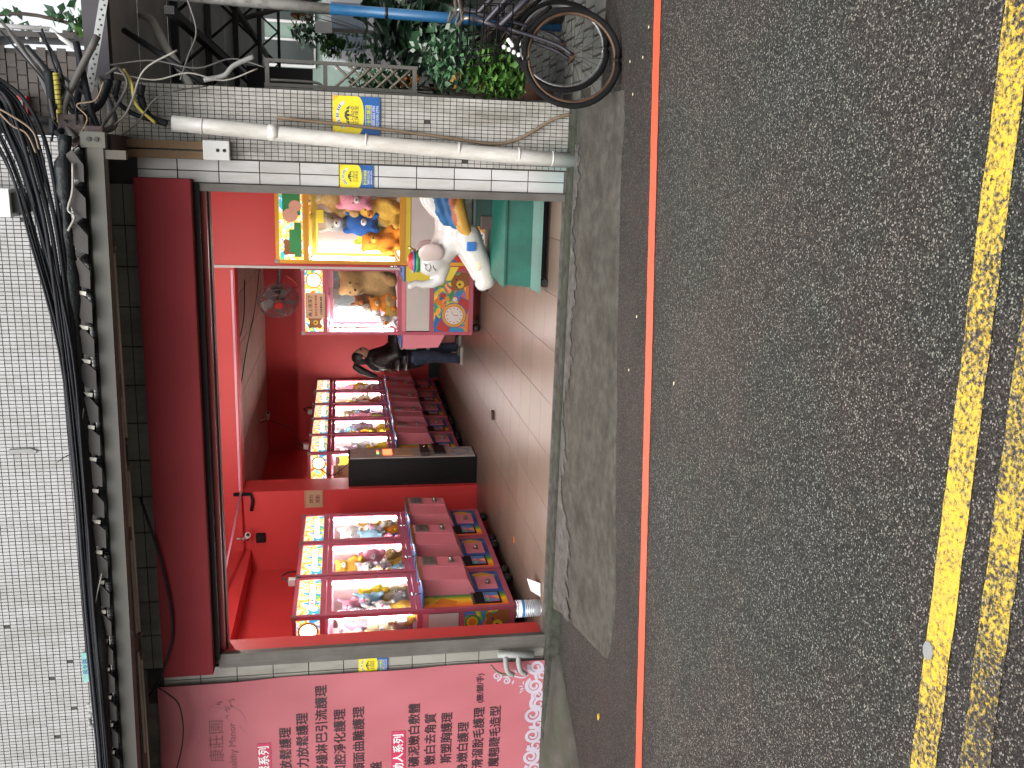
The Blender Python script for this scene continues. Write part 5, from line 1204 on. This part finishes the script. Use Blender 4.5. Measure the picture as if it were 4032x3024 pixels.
for k, (P, r, m_, lab) in enumerate([
    ([(.2, 5.98, 2.64), (.24, 5.97, 2.74), (.34, 5.96, 2.78), (.42, 5.96, 2.77)], .024, 'cable_black', 'fat black conduit bending into the top of the white pipe'),
    ([(.2, 5.99, 2.66), (.25, 5.98, 2.83), (.33, 5.97, 2.92), (.44, 5.97, 2.9)], .016, 'cable_black', 'black cable rising from the top of the white pipe'),
    ([(.2, 5.93, 2.70), (.3, 5.92, 2.80), (.42, 5.92, 2.82), (.5, 5.92, 2.86)], .010, 'sleeve_yellow', 'thin yellow cable above the white pipe'),
    ([(.16, 5.9, 3.0), (.3, 5.9, 2.9), (.42, 5.9, 2.84), (.5, 5.88, 2.88), (.46, 5.88, 2.95)], .009, 'cable_grey', 'grey cable looping right of the awning end'),
    ([(.14, 5.9, 2.98), (.22, 5.9, 2.88), (.32, 5.9, 2.82), (.5, 5.9, 2.74), (.62, 5.9, 2.55)], .006, 'cable_white', 'pale wire drooping across the pier top'),
    ([(.1, 5.92, 2.92), (.2, 5.92, 2.8), (.36, 5.92, 2.66), (.44, 6.05, 2.4)], .005, 'cable_grey', 'thin grey wire slanting down the pier'),
    ([(.48, 5.95, 2.92), (.45, 5.95, 2.7), (.5, 5.95, 2.5), (.47, 5.98, 2.3), (.55, 6.0, 2.1)], .005, 'cable_white', 'pale wire dangling at the pier corner'),
    ([(.52, 5.95, 2.95), (.56, 5.95, 2.7), (.53, 5.95, 2.45), (.6, 6.0, 2.25), (.56, 6.0, 2.05)], .005, 'cable_grey', 'grey wire dangling right of the pier corner'),
    ([(.1, 5.6, 3.05), (.2, 5.6, 3.0), (.27, 5.6, 3.05), (.3, 5.6, 2.95), (.4, 5.6, 2.9)], .005, 'cable_tan', 'tan wire scrap at the awning end'),
    ([(.0, 5.46, 3.24), (.1, 5.46, 3.28), (.14, 5.46, 3.35), (.22, 5.46, 3.42)], .006, 'cable_tan', 'pale tan wire above the cable bundle'),
    ([(.02, 5.45, 3.22), (.12, 5.45, 3.25), (.2, 5.45, 3.36), (.24, 5.45, 3.44)], .006, 'cable_tan', 'second pale tan wire above the cable bundle'),
    ([(-.05, 5.47, 3.06), (-.2, 5.46, 3.07), (-.3, 5.46, 3.1), (-.34, 5.46, 3.07), (-.42, 5.46, 3.11)], .007, 'cable_white', 'pale crooked wire hanging over the cable bundle'),
    ([(-1.45, 5.46, 3.1), (-1.6, 5.45, 3.13), (-1.66, 5.45, 3.17), (-1.72, 5.45, 3.12)], .003, 'cable_white', 'thin white wire loop over the awning middle'),
    ([(-2.5, 5.46, 3.07), (-2.7, 5.45, 3.12), (-2.95, 5.45, 3.17), (-3.2, 5.45, 3.13)], .004, 'cable_white', 'thin white wire over the awning left of the middle'),
    ([(-3.62, 6.0, 2.93), (-3.68, 5.98, 2.84), (-3.8, 5.98, 2.76), (-4.1, 5.98, 2.76), (-4.6, 5.98, 2.9)], .005, 'cable_black', 'thin dark wire drooping over the pink banner top'),
    ([(-2.2, 5.96, 2.93), (-2.7, 5.965, 2.82), (-3.2, 5.97, 2.78), (-3.55, 5.98, 2.88), (-3.7, 6.0, 2.96)], .009, 'cable_black', 'black wire curving across the left end of the red sign'),
    ([(.46, 5.97, 2.55), (.6, 5.98, 2.5), (.75, 6.0, 2.45), (.95, 6.0, 2.5)], .006, 'cable_grey', 'grey wire running into the alley'),
    ([(.47, 6.02, 2.42), (.5, 6.0, 2.3), (.56, 6.0, 2.24), (.62, 6.0, 2.12)], .016, 'pvc_grey', 'short bent grey pipe stub at the pier corner'),
]): wobj('loose_cable', P, r, m_, lab)
random.seed(77)
for k in range(16):
    a = Vector((random.uniform(.02, .2), 5.62 + random.uniform(-.05, .1), random.uniform(3.02, 3.2))); b_ = Vector((random.uniform(.38, .75), 5.95 + random.uniform(-.2, .3), random.uniform(2.95, 3.6)))
    c_ = a.lerp(b_, .5) + Vector((random.uniform(-.08, .08), 0, random.uniform(-.14, .1)))
    tag(base(MB().tube(wire([a, a.lerp(c_, .5) + Vector((0, 0, random.uniform(-.05, .05))), c_, b_], 20), random.choice([.006, .009, .014, .02]), 6).build('tangled_cable', random.choice(['cable_black', 'cable_black', 'cable_black', 'cable_grey']))), 'cable in the dark tangle at the awning end', 'cable', 'tangled cables at the awning end')
for k, (p, e) in enumerate([((.1, 5.62, 2.97), (.06, .03, .05)), ((.13, 5.7, 3.1), (.09, .06, .07))]):
    tag(base(MB().bbox(tuple(Vector(p) - Vector(e)), tuple(Vector(p) + Vector(e)), .01).build('awning_end_block', 'dark_brown')), ['dark rusty block at the awning end plate', 'dark block behind the awning end under the cables'][k], 'block')
# things on the upper wall
t = thing('utility_box', (-.3, 6.05, 3.5), 'white box high on the tiled upper wall', 'box')
MB().bbox((-.385, 5.98, 3.57), (-.215, 6.128, 3.85), .006).build('box', 'white_bright', t)
MB().box((-.36, 6.02, 3.50), (-.24, 6.128, 3.568)).build('base', 'hole_dark', t)
tag(base(MB().prism([(0, 0), (.02, -.01), (.035, .03), (.03, .16), (.0, .16), (.008, .08)], (-1.93, 6.115, 3.60), (1, 0, 0), (0, 0, 1), (0, .014, 0)).build('wall_bracket', 'box_grey')), 'small grey bracket remnant on the upper wall', 'bracket')
t = thing('street_plate', (-3.5, 6.1, 3.3), 'broken turquoise plate on the upper wall above the awning', 'plate')
MB().prism([(0, .0), (.02, -.03), (.06, -.05), (.2, -.055), (.225, .0), (.225, .06), (.0, .06)], (-3.62, 6.105, 3.36), (1, 0, 0), (0, 0, 1), (0, .012, 0)).build('plate', 'teal_sign', t)
text('lettering', '民生路', .04, 'sticker_blue', t, (-3.5, 6.103, 3.385), align='CENTER')
m = MB()
for k in range(9): m.ell((-3.85 + random.uniform(-.09, .09), 6.07 + random.uniform(-.02, .02), 3.34 + random.uniform(-.03, .05)), (random.uniform(.015, .03), .02, random.uniform(.012, .03)), 0, 7, 5)
tag(base(m.build('plastic_clump', 'box_grey')), 'crumpled grey plastic stuck on the upper wall beside the turquoise plate', 'plastic')
for k, (x, dz) in enumerate(((-1.72, .02), (-1.85, -.05), (-4.0, .0))):
    wobj('wall_stub', [(x, 5.5, 3.12), (x - .03, 5.5, 3.2 + dz), (x - .07, 5.5, 3.26 + dz)], .003, 'cable_black', ['thin dark wire end poking up from the awning centre', 'second thin dark wire end poking up from the awning centre', 'thin dark wire end poking up at the left of the awning'][k], n=8)
# hose fittings by the banner foot
t = thing('grey_tap', (-3.66, 6.05, .25), 'grey pipe fitting with two stubs on the wall at the banner corner', 'tap')
MB().tube([(-3.60, 6.07, .46), (-3.61, 6.06, .18)], .026, 12).build('body', 'box_grey', t)
for z in (.40, .30): MB().tube(wire([(-3.61, 6.06, z), (-3.67, 6.03, z), (-3.73, 6.03, z - .02), (-3.76, 6.035, z - .06)], 10), .02, 10).build('stub', 'box_grey', t)
MB().tube(wire([(-3.76, 6.03, .36), (-3.72, 6.02, .46), (-3.66, 6.03, .52)], 8), .008, 6).build('hose', 'cable_tan', t)

# ================================================================ THE ALLEY ON THE RIGHT
random.seed(5)
def leaves(n, c, rad, size, fn=None, hang=0.):
    m = MB()
    for _ in range(n):
        while True:
            p = Vector([random.uniform(-1, 1) for _ in range(3)])
            if p.length < 1: break
        p = Vector((c[0] + p.x * rad[0], c[1] + p.y * rad[1], c[2] + p.z * rad[2]))
        d = Vector((random.uniform(-1, 1), random.uniform(-1, 1), random.uniform(-.7, .6) - hang)).normalized(); s = d.cross(Vector((random.uniform(-.4, .4), random.uniform(-.4, .4), 1))).normalized()
        L = size * random.uniform(.6, 1.3); w = L * random.uniform(.28, .42); nn = d.cross(s)
        m.add([p, p + d * L * .45 + s * w + nn * L * .08, p + d * L, p + d * L * .45 - s * w + nn * L * .08, p + d * L * .5 - nn * L * .02], [(0, 4, 1), (1, 4, 2), (2, 4, 3), (3, 4, 0)], 0, True)
    return m
def plant(name, base_p, blobs, lab, pot=None, cat='plant', stems=6):
    t = thing(name, base_p, lab, cat)
    if pot:
        MB().cyl((base_p[0], base_p[1], base_p[2]), (base_p[0], base_p[1], base_p[2] + pot[1]), pot[0] * .75, pot[0], n=18).build('pot', pot[2], t)
        MB().cyl((base_p[0], base_p[1], base_p[2] + pot[1] - .02), (base_p[0], base_p[1], base_p[2] + pot[1] + .004), pot[0] * .9, n=14).build('soil', 'soil', t)
    m = MB(); c0 = Vector(blobs[0][1]); b0 = Vector(base_p) + Vector((0, 0, pot[1] if pot else 0))
    for k in range(stems):
        bl = random.choice(blobs); tip = Vector(bl[1]) + Vector([random.uniform(-.6, .6) * r_ for r_ in bl[2]])
        m.tube(wire([b0 + Vector((random.uniform(-.03, .03), random.uniform(-.03, .03), -.01)), b0.lerp(tip, .5) + Vector((random.uniform(-.05, .05), random.uniform(-.05, .05), .03)), tip], 8), [.008 * (1 - .08 * i) for i in range(9)][:len(wire([b0, b0.lerp(tip, .5), tip], 8))], 5)
    m.build('stems', 'stem_brown', t)
    for n, c, rad, size, mat in blobs: leaves(n, c, rad, size).build('foliage', mat, t)
    return t
plant('leafy_shrub', (1.15, 6.75, .02), [(620, (.65, 6.33, .60), (.17, .15, .2), .075, 'leaf_bright'), (480, (.71, 6.36, .86), (.21, .16, .2), .065, 'leaf_mid'), (80, (.76, 6.36, .96), (.18, .14, .16), .055, 'leaf_grey'), (12, (.58, 6.25, .76), (.06, .06, .17), .06, 'leaf_orange'), (200, (.58, 6.28, .46), (.09, .09, .1), .08, 'leaf_bright')], 'bright green leafy shrub leaning beside the mosaic pier', (.14, .24, 'pot_dark'), stems=9)
plant('fern_shrub', (.56, 7.0, .02), [(200, (.57, 6.95, 1.32), (.08, .1, .17), .07, 'leaf_mid'), (60, (.58, 6.9, 1.12), (.08, .09, .09), .06, 'leaf_orange'), (120, (.6, 6.95, 1.2), (.1, .1, .16), .07, 'leaf_dark')], 'green and orange fern in front of the lattice gate', (.12, .3, 'terracotta'))
plant('broadleaf_shrub', (1.3, 8.0, .02), [(130, (1.2, 7.9, 1.1), (.26, .2, .34), .2, 'leaf_dark'), (44, (1.1, 7.75, 1.0), (.2, .12, .25), .17, 'leaf_mid'), (26, (1.22, 7.7, 1.2), (.18, .1, .2), .18, 'leaf_grey')], 'dark broad-leaved shrub under the blue and white pole', (.17, .35, 'pot_dark'))
plant('dark_hedge', (1.2, 9.3, .02), [(420, (1.15, 9.2, .62), (.45, .3, .55), .14, 'leaf_dark'), (80, (1.1, 9.0, .55), (.35, .2, .4), .12, 'leaf_mid')], 'dark hedge filling the alley behind the bicycles', (.2, .3, 'pot_dark'))
# metal gate with lattice
t = thing('metal_gate', (.55, 6.5, 0), 'grey metal gate with lattice panel beside the mosaic pier', 'gate')
def bar(a, b, r, mat, name='bar'): return MB().tube([a, b], r, 6).build(name, mat, t)
for x in (.475, .50, .655): MB().box((x - .011, 6.49, .02 if x < .49 else 1.08), (x + .011, 6.515, 2.1)).build('post', 'gate_grey', t)
for z in (2.08, 1.70, 1.10): MB().box((.486, 6.493, z - .014), (.645, 6.512, z + .014)).build('rail', 'gate_grey', t)
MB().tube(wire([(.53, 6.5, 2.06), (.53, 6.5, 1.82), (.52, 6.5, 1.74), (.49, 6.5, 1.71)], 14), .01, 6).build('rail', 'gate_grey', t)
for i in range(7):
    z = 1.12 + .09 * i
    for s in (1, -1):
        z0, z1 = (z, z + .15) if s > 0 else (z + .15, z)
        if max(z0, z1) > 1.69: continue
        MB().tube([(.51, 6.503 + .004 * s, z0), (.645, 6.503 + .004 * s, z1)], .009, 4).build('lattice_slat', 'lattice_tan', t)
for z in (1.95, 1.75, 1.55, 1.35, 1.15, 1.05): MB().box((.452, 6.48, z - .008), (.475, 6.50, z + .008)).build('hinge', 'gate_grey', t)
MB().box((.67, 6.5, .02), (.675, 6.504, .03)).build('stop', 'gate_grey', t)
# blue and white pole
t = thing('painted_pole', (1.04, 6.8, 0), 'round pole painted white above and blue below in the alley', 'pole')
MB().cyl((1.045, 6.8, 1.665), (1.07, 6.8, 3.05), .036, n=16).build('white_section', 'pole_white', t)
MB().cyl((1.03, 6.8, .02), (1.045, 6.8, 1.665), .037, n=16).build('blue_section', 'pole_blue', t)
MB().cyl((1.0405, 6.8, 1.27), (1.0408, 6.8, 1.29), .039, n=16).build('strap', 'c_black', t)
# shed roof over the alley
t = thing('shed_roof', (1.2, 9, 2.9), 'dark metal shed roof with steel trusses over the alley', 'roof')
def rz(y): return 3.06 - .035 * (y - 6.25)
for i in range(9):
    y0 = 6.25 + 1.0 * i; MB().add([(.452, y0, rz(y0)), (3.2, y0, rz(y0)), (3.2, y0 + .985, rz(y0 + .985)), (.452, y0 + .985, rz(y0 + .985)), (.452, y0, rz(y0) + .03), (3.2, y0, rz(y0) + .03), (3.2, y0 + .985, rz(y0 + .985) + .03), (.452, y0 + .985, rz(y0 + .985) + .03)],
        [(0, 3, 2, 1), (4, 5, 6, 7), (0, 1, 5, 4), (1, 2, 6, 5), (2, 3, 7, 6), (3, 0, 4, 7)]).build('roof_panel', 'shed_panel', t)
MB().box((.452, 6.16, 2.99), (3.2, 6.25, 3.13)).build('edge_beam', 'shed_purple', t)
for i, y in enumerate((8.3, 9.9, 11.8, 14.2)):
    z = rz(y)
    MB().box((.46, y - .03, z - .07), (3.2, y + .03, z - .012)).build('truss_chord', 'shed_steel', t)
    MB().box((.46, y - .02, z - .33), (3.2, y + .02, z - .29)).build('truss_chord', 'shed_steel', t)
    m = MB(); x = .5; k = 0
    while x < 2.9: m.tube([(x, y, z - .05 if k % 2 else z - .3), (x + .22, y, z - .3 if k % 2 else z - .05)], .014, 5); x += .22; k += 1
    m.build('truss_web', 'shed_steel', t)
for x in (.9, 1.5, 2.2): MB().box((x - .025, 6.3, 2.62), (x + .025, 15, 2.68)).build('purlin', 'shed_steel', t)
MB().tube([(.47, 6.3, 2.45), (.8, 6.6, 2.99)], .02, 6).build('brace', 'shed_steel', t)
MB().tube(wire([(.98, 7.2, 2.99), (.92, 7.0, 2.88), (.75, 6.85, 2.78), (.55, 6.75, 2.65), (.47, 6.7, 2.6)], 16), .028, 8).build('roof_pipe', 'pvc_pale', t)
MB().box((.455, 10.6, 1.9), (1.0, 10.7, 2.6)).build('hanging_panel', 'shed_steel', t)
MB().tube([(1.5, 11, 2.75), (1.9, 11.2, 1.6)], .03, 6).build('post', 'gate_grey', t)
# dark side wall of the shed with posts
t = thing('shed_wall', (.8, 12, 0), 'dark corrugated wall along the left of the alley', 'wall')
for i in range(14): MB().box((.46, 8.2 + .4 * i, .02), (.52 + .03 * (i % 2), 8.2 + .4 * i + .39, 2.3)).build('panel', 'shed_panel', t)
# neighbour roof structure against the sky
t = thing('neighbour_house', (.6, 7.4, 2.9), 'weathered grey brick house top with pale railing under the white sky', 'house')
bw = MB().box((.12, 6.7, 3.1), (.66, 6.9, 3.98)).build('wall', 'grout', t)
bm_ = None; n = 0
for j in range(14):
    for i in range(6):
        x = .13 + .092 * i + (.046 if j % 2 else 0); z = 3.13 + .062 * j
        if x + .086 > .69: continue
        if bm_ is None: o = MB().box((0, 0, 0), (.084, .012, .054)).build('brick', 'brick_grey', None); o.parent = bw; bm_ = o.data
        else: o = link('brick', bm_, bw)
        o.location = Vector((x, 6.69 + random.uniform(-.003, .003), z)) - ORG[t]
MB().prism([(.1, 3.98), (.7, 3.86), (.72, 3.78), (.73, 3.3), (.76, 3.3), (.76, 3.9), (.1, 4.03)][::-1], (0, 6.6, 0), (1, 0, 0), (0, 0, 1), (0, .4, 0)).build('parapet', 'sheet_metal_dark', t)
for i in range(6): MB().tube([(.70 + .012 * i, 6.62, 3.5 + .085 * i), (.80 + .008 * i, 6.62, 3.5 + .085 * i)], .010, 5).build('rail', 'rail_pale', t)
MB().tube([(.78, 6.62, 3.44), (.79, 6.62, 4.05)], .017, 6).build('rail_post', 'rail_pale', t)
MB().tube([(.66, 6.6, 3.28), (.78, 6.62, 3.44)], .017, 6).build('rail_post', 'rail_pale', t)
MB().box((.22, 6.62, 3.62), (.36, 6.69, 3.80)).build('wall_box', 'red_trim', t); MB().box((.24, 6.60, 3.64), (.33, 6.622, 3.77)).build('box_label', 'far_grey_wall', t)
MB().tube([(.2, 6.6, 3.3), (.22, 6.6, 3.95)], .03, 8).build('down_pipe', 'shed_steel', t)
t = thing('rooftop_tree', (1.1, 10.5, 3.0), 'green leafy treetop against the white sky above the shed', 'tree')
MB().tube(wire([(1.15, 10.5, 2.95), (1.12, 10.5, 3.6), (1.2, 10.5, 4.4)], 10), .04, 7).tube(wire([(1.12, 10.5, 3.6), (1.35, 10.4, 4.6), (1.3, 10.4, 5.2)], 10), .02, 6).tube(wire([(1.12, 10.5, 3.5), (1.2, 10.5, 3.8), (1.32, 10.5, 4.1)], 8), .02, 6).build('trunk', 'bark', t)
leaves(130, (1.27, 10.5, 4.05), (.17, .2, .22), .12).build('crown', 'leaf_bright', t)
leaves(40, (1.33, 10.5, 4.3), (.15, .2, .25), .12).build('crown', 'leaf_mid', t)
leaves(36, (1.28, 10.4, 4.95), (.12, .2, .25), .14).build('crown', 'leaf_mid', t)
# far end of the alley: street, van, house, hedge
t = thing('parked_van', (2.3, 16.5, 0), 'white van parked beyond the far end of the alley', 'van')
prof = [(0, .3), (4.3, .3), (4.35, .9), (4.2, 1.05), (3.5, 1.2), (2.9, 1.85), (.15, 1.9), (0, 1.3)]
bd = MB().prism(prof[::-1], (1.62, 16.0, 0), (1, 0, 0), (0, 0, 1), (0, 1.7, 0)).build('body', 'van_white', t)
for a, b_ in (((.2), (.95)), ((1.05), (1.75)), ((1.85), (2.7))): MB().prism([(a, 1.2), (b_, 1.2), (b_, 1.74), (a, 1.74)][::-1], (1.62, 15.985, 0), (1, 0, 0), (0, 0, 1), (0, .02, 0)).build('window', 'van_glass', t)
MB().box((1.62, 15.98, 1.0), (5.9, 15.998, 1.05)).build('trim', 'van_dark', t)
for x in (2.4, 5.0): MB().cyl((x, 15.95, .33), (x, 16.2, .33), .33, n=20).build('wheel', 'van_dark', t)
t = thing('far_house', (2.4, 20, 0), 'pale green house across the far street', 'house')
hw = MB().box((-.5, 20, 0), (6, 24, 6)).build('wall', 'far_green_wall', t)
for x in (1.9, 2.75, 3.6):
    for z in (.6, 2.1): w_ = MB().box((x, 19.93, z), (x + .55, 20.01, z + 1.1)).build('window', 'rail_pale', t); MB().box((x + .05, 19.9, z + .05), (x + .5, 19.935, z + 1.05)).build('pane', 'glass_dark', w_)
for i in range(8): MB().box((-.5, 19.95, 3.2 + .2 * i), (6, 20.0, 3.3 + .2 * i)).build('cornice', 'far_grey_wall', t)
t = thing('street_post', (2.35, 17.9, 0), 'thin pale post with a white box beyond the alley end', 'post')
MB().cyl((2.3, 15.2, 0), (2.3, 15.2, 3.2), .05, n=10).build('post', 'teal_paint', t); MB().bbox((1.98, 15.15, 1.72), (2.14, 15.25, 1.98), .01).build('box', 'white_bright', t); MB().box((2.0, 15.19, 0), (2.06, 15.21, 1.73)).build('leg', 'gate_grey', t)
plant('far_bush', (1.85, 15.6, 0), [(160, (1.83, 15.4, 1.75), (.16, .2, .2), .12, 'leaf_bright'), (120, (2.0, 15.5, 2.1), (.2, .2, .3), .14, 'leaf_mid'), (60, (2.3, 15.6, 2.2), (.15, .2, .2), .14, 'leaf_orange'), (160, (1.8, 15.4, 1.2), (.3, .2, .5), .13, 'leaf_mid')], 'sunlit green bush at the far end of the alley')
plant('black_hedge', (1.5, 11, .02), [(260, (1.5, 11, .75), (.5, .4, .5), .2, 'leaf_dark')], 'dark mass of leaves low in the middle of the alley', (.2, .3, 'pot_dark'))

# ================================================================ BICYCLES
def bicycle(lab, rim, loc, rz, lean):
    t = thing('bicycle', (0, 0, 0), lab, 'bicycle', 'bicycles parked at the alley mouth', local=True)
    RW = .275
    def wheel(cx):
        w = MB().tube([(cx + RW * math.cos(R(a)), 0, RW + .018 + RW * math.sin(R(a))) for a in range(0, 360, 8)], .017, 8, closed=True).build('tyre', 'bike_black', t)
        MB().tube([(cx + (RW - .022) * math.cos(R(a)), 0, RW + .018 + (RW - .022) * math.sin(R(a))) for a in range(0, 360, 8)], .011, 6, closed=True).build('rim', rim, w)
        MB().cyl((cx, -.045, RW + .018), (cx, .045, RW + .018), .016, n=10).build('hub', 'rim_rust', w)
        m = MB()
        for k in range(20):
            a = R(k * 18); s = .03 if k % 2 else -.03; m.tube([(cx + .014 * math.cos(a + 1), s, RW + .018 + .014 * math.sin(a + 1)), (cx + (RW - .025) * math.cos(a), 0, RW + .018 + (RW - .025) * math.sin(a))], .0011, 4)
        m.build('spokes', 'bike_black', w)
    wheel(0); wheel(.98)
    h = RW + .018
    m = MB()
    for s in (-1, 1): m.tube(wire([(0, .045 * s, h), (.06, .045 * s, h + .1), (.13, .04 * s, .62), (.15, .02 * s, .66)], 12), .011, 7)
    m.tube([(.15, 0, .65), (.21, 0, .86)], .016, 8); m.build('fork', 'bike_frame', t)
    f = MB().tube([(.17, 0, .71), (.55, 0, .32)], .019, 8).tube([(.19, 0, .79), (.6, 0, .42), (.68, 0, .55)], .016, 8).tube([(.55, 0, .32), (.72, 0, .78)], .016, 8)
    for s in (-1, 1): f.tube([(.57, .03 * s, .32), (.98, .055 * s, h)], .009, 6).tube([(.68, .02 * s, .62), (.98, .055 * s, h)], .008, 6)
    f.build('frame', 'bike_frame', t)
    MB().tube(wire([(.34, -.27, .93), (.26, -.24, .95), (.22, -.1, .93), (.21, 0, .92), (.22, .1, .93), (.26, .24, .95), (.34, .27, .93)], 24), .011, 7).tube([(.21, 0, .84), (.21, 0, .93)], .012, 7).build('handlebar', 'chrome_dull', t)
    MB().ell((.76, 0, .83), (.13, .085, .035), 0, 14, 8).tube([(.72, 0, .77), (.74, 0, .82)], .013, 7).build('saddle', 'bike_black', t)
    MB().tube(wire([(-.02, 0, h + RW + .045), (.1, 0, h + RW + .03), (.2, 0, h + RW * .8), (.29, 0, h + .12)], 12), .013, 6).build('mudguard', 'bike_black', t)
    MB().cyl((.56, .05, .31), (.56, .058, .31), .085, n=20).build('chainring', 'chrome_dull', t)
    for s in (-1, 1): MB().tube([(.56, .07 * s, .31), (.56 + .11 * s, .07 * s, .22)], .009, 6).bbox((.51 + .11 * s, .07 * s - .03 + .05 * s, .205), (.61 + .11 * s, .07 * s + .03 + .05 * s, .225), .004).build('pedal', 'bike_black', t)
    m = MB()
    for x0, z0, x1, z1 in ((.24, .88, .24, .64), (.24, .64, .02, .66), (.02, .66, -.02, .9), (-.02, .9, .24, .88)):
        for s in (-.14, 0, .14): m.tube([(x0, s, z0), (x1, s, z1)], .004, 4)
    for z, a in ((.66, .02), (.74, .006), (.82, -.008), (.9, -.02)):
        m.tube([(a, -.14, z), (a, .14, z)], .004, 4); m.tube([(a, -.14, z), (.24, -.14, z - .02)], .004, 4); m.tube([(a, .14, z), (.24, .14, z - .02)], .004, 4)
    m.build('basket', 'bike_black', t)
    t.location = loc; t.rotation_euler = (lean, 0, rz); return t
b1 = bicycle('old bicycle with rusty wheel rim closest to the kerb, cut by the photo edge', 'rim_rust', (.645, 5.27, .0), R(12), R(-6))
b2 = bicycle('second bicycle with silver wheel rim behind the rusty one', 'rim_silver', (.735, 5.50, .01), R(20), R(-4))
m = MB()
for k in range(7): m.ell((.62 + .012 * k, 5.15, .63 + .018 * k * (k < 4) + .01 * k), (.013, .01, .012), 0, 8, 6)
tag(base(m.build('bead_reflector', 'white_bright')), 'white beaded wheel reflector on the rusty bicycle', 'reflector')
# fallen blossoms near the wheel and along the gutter
random.seed(9)
for k in range(7):
    x, y = random.choice([(random.uniform(.4, .9), random.uniform(4.8, 5.6)), (random.uniform(-3.3, .3), random.uniform(4.75, 4.9)), (random.uniform(-1, .8), random.uniform(3.2, 4.9))])
    if y > front_y(x) - .02: y = front_y(x) - .04 - random.uniform(0, .2)
    tag(base(MB().prism(disc(x, y, .008, 7, .005), (0, 0, .006), (1, 0, 0), (0, 1, 0), (0, 0, .003)).build('fallen_petal', 'c_cream')), 'tiny pale petal lying on the asphalt near the kerb', 'petal', 'pale petals scattered on the road')

bpy.data.scenes.remove(TMP)
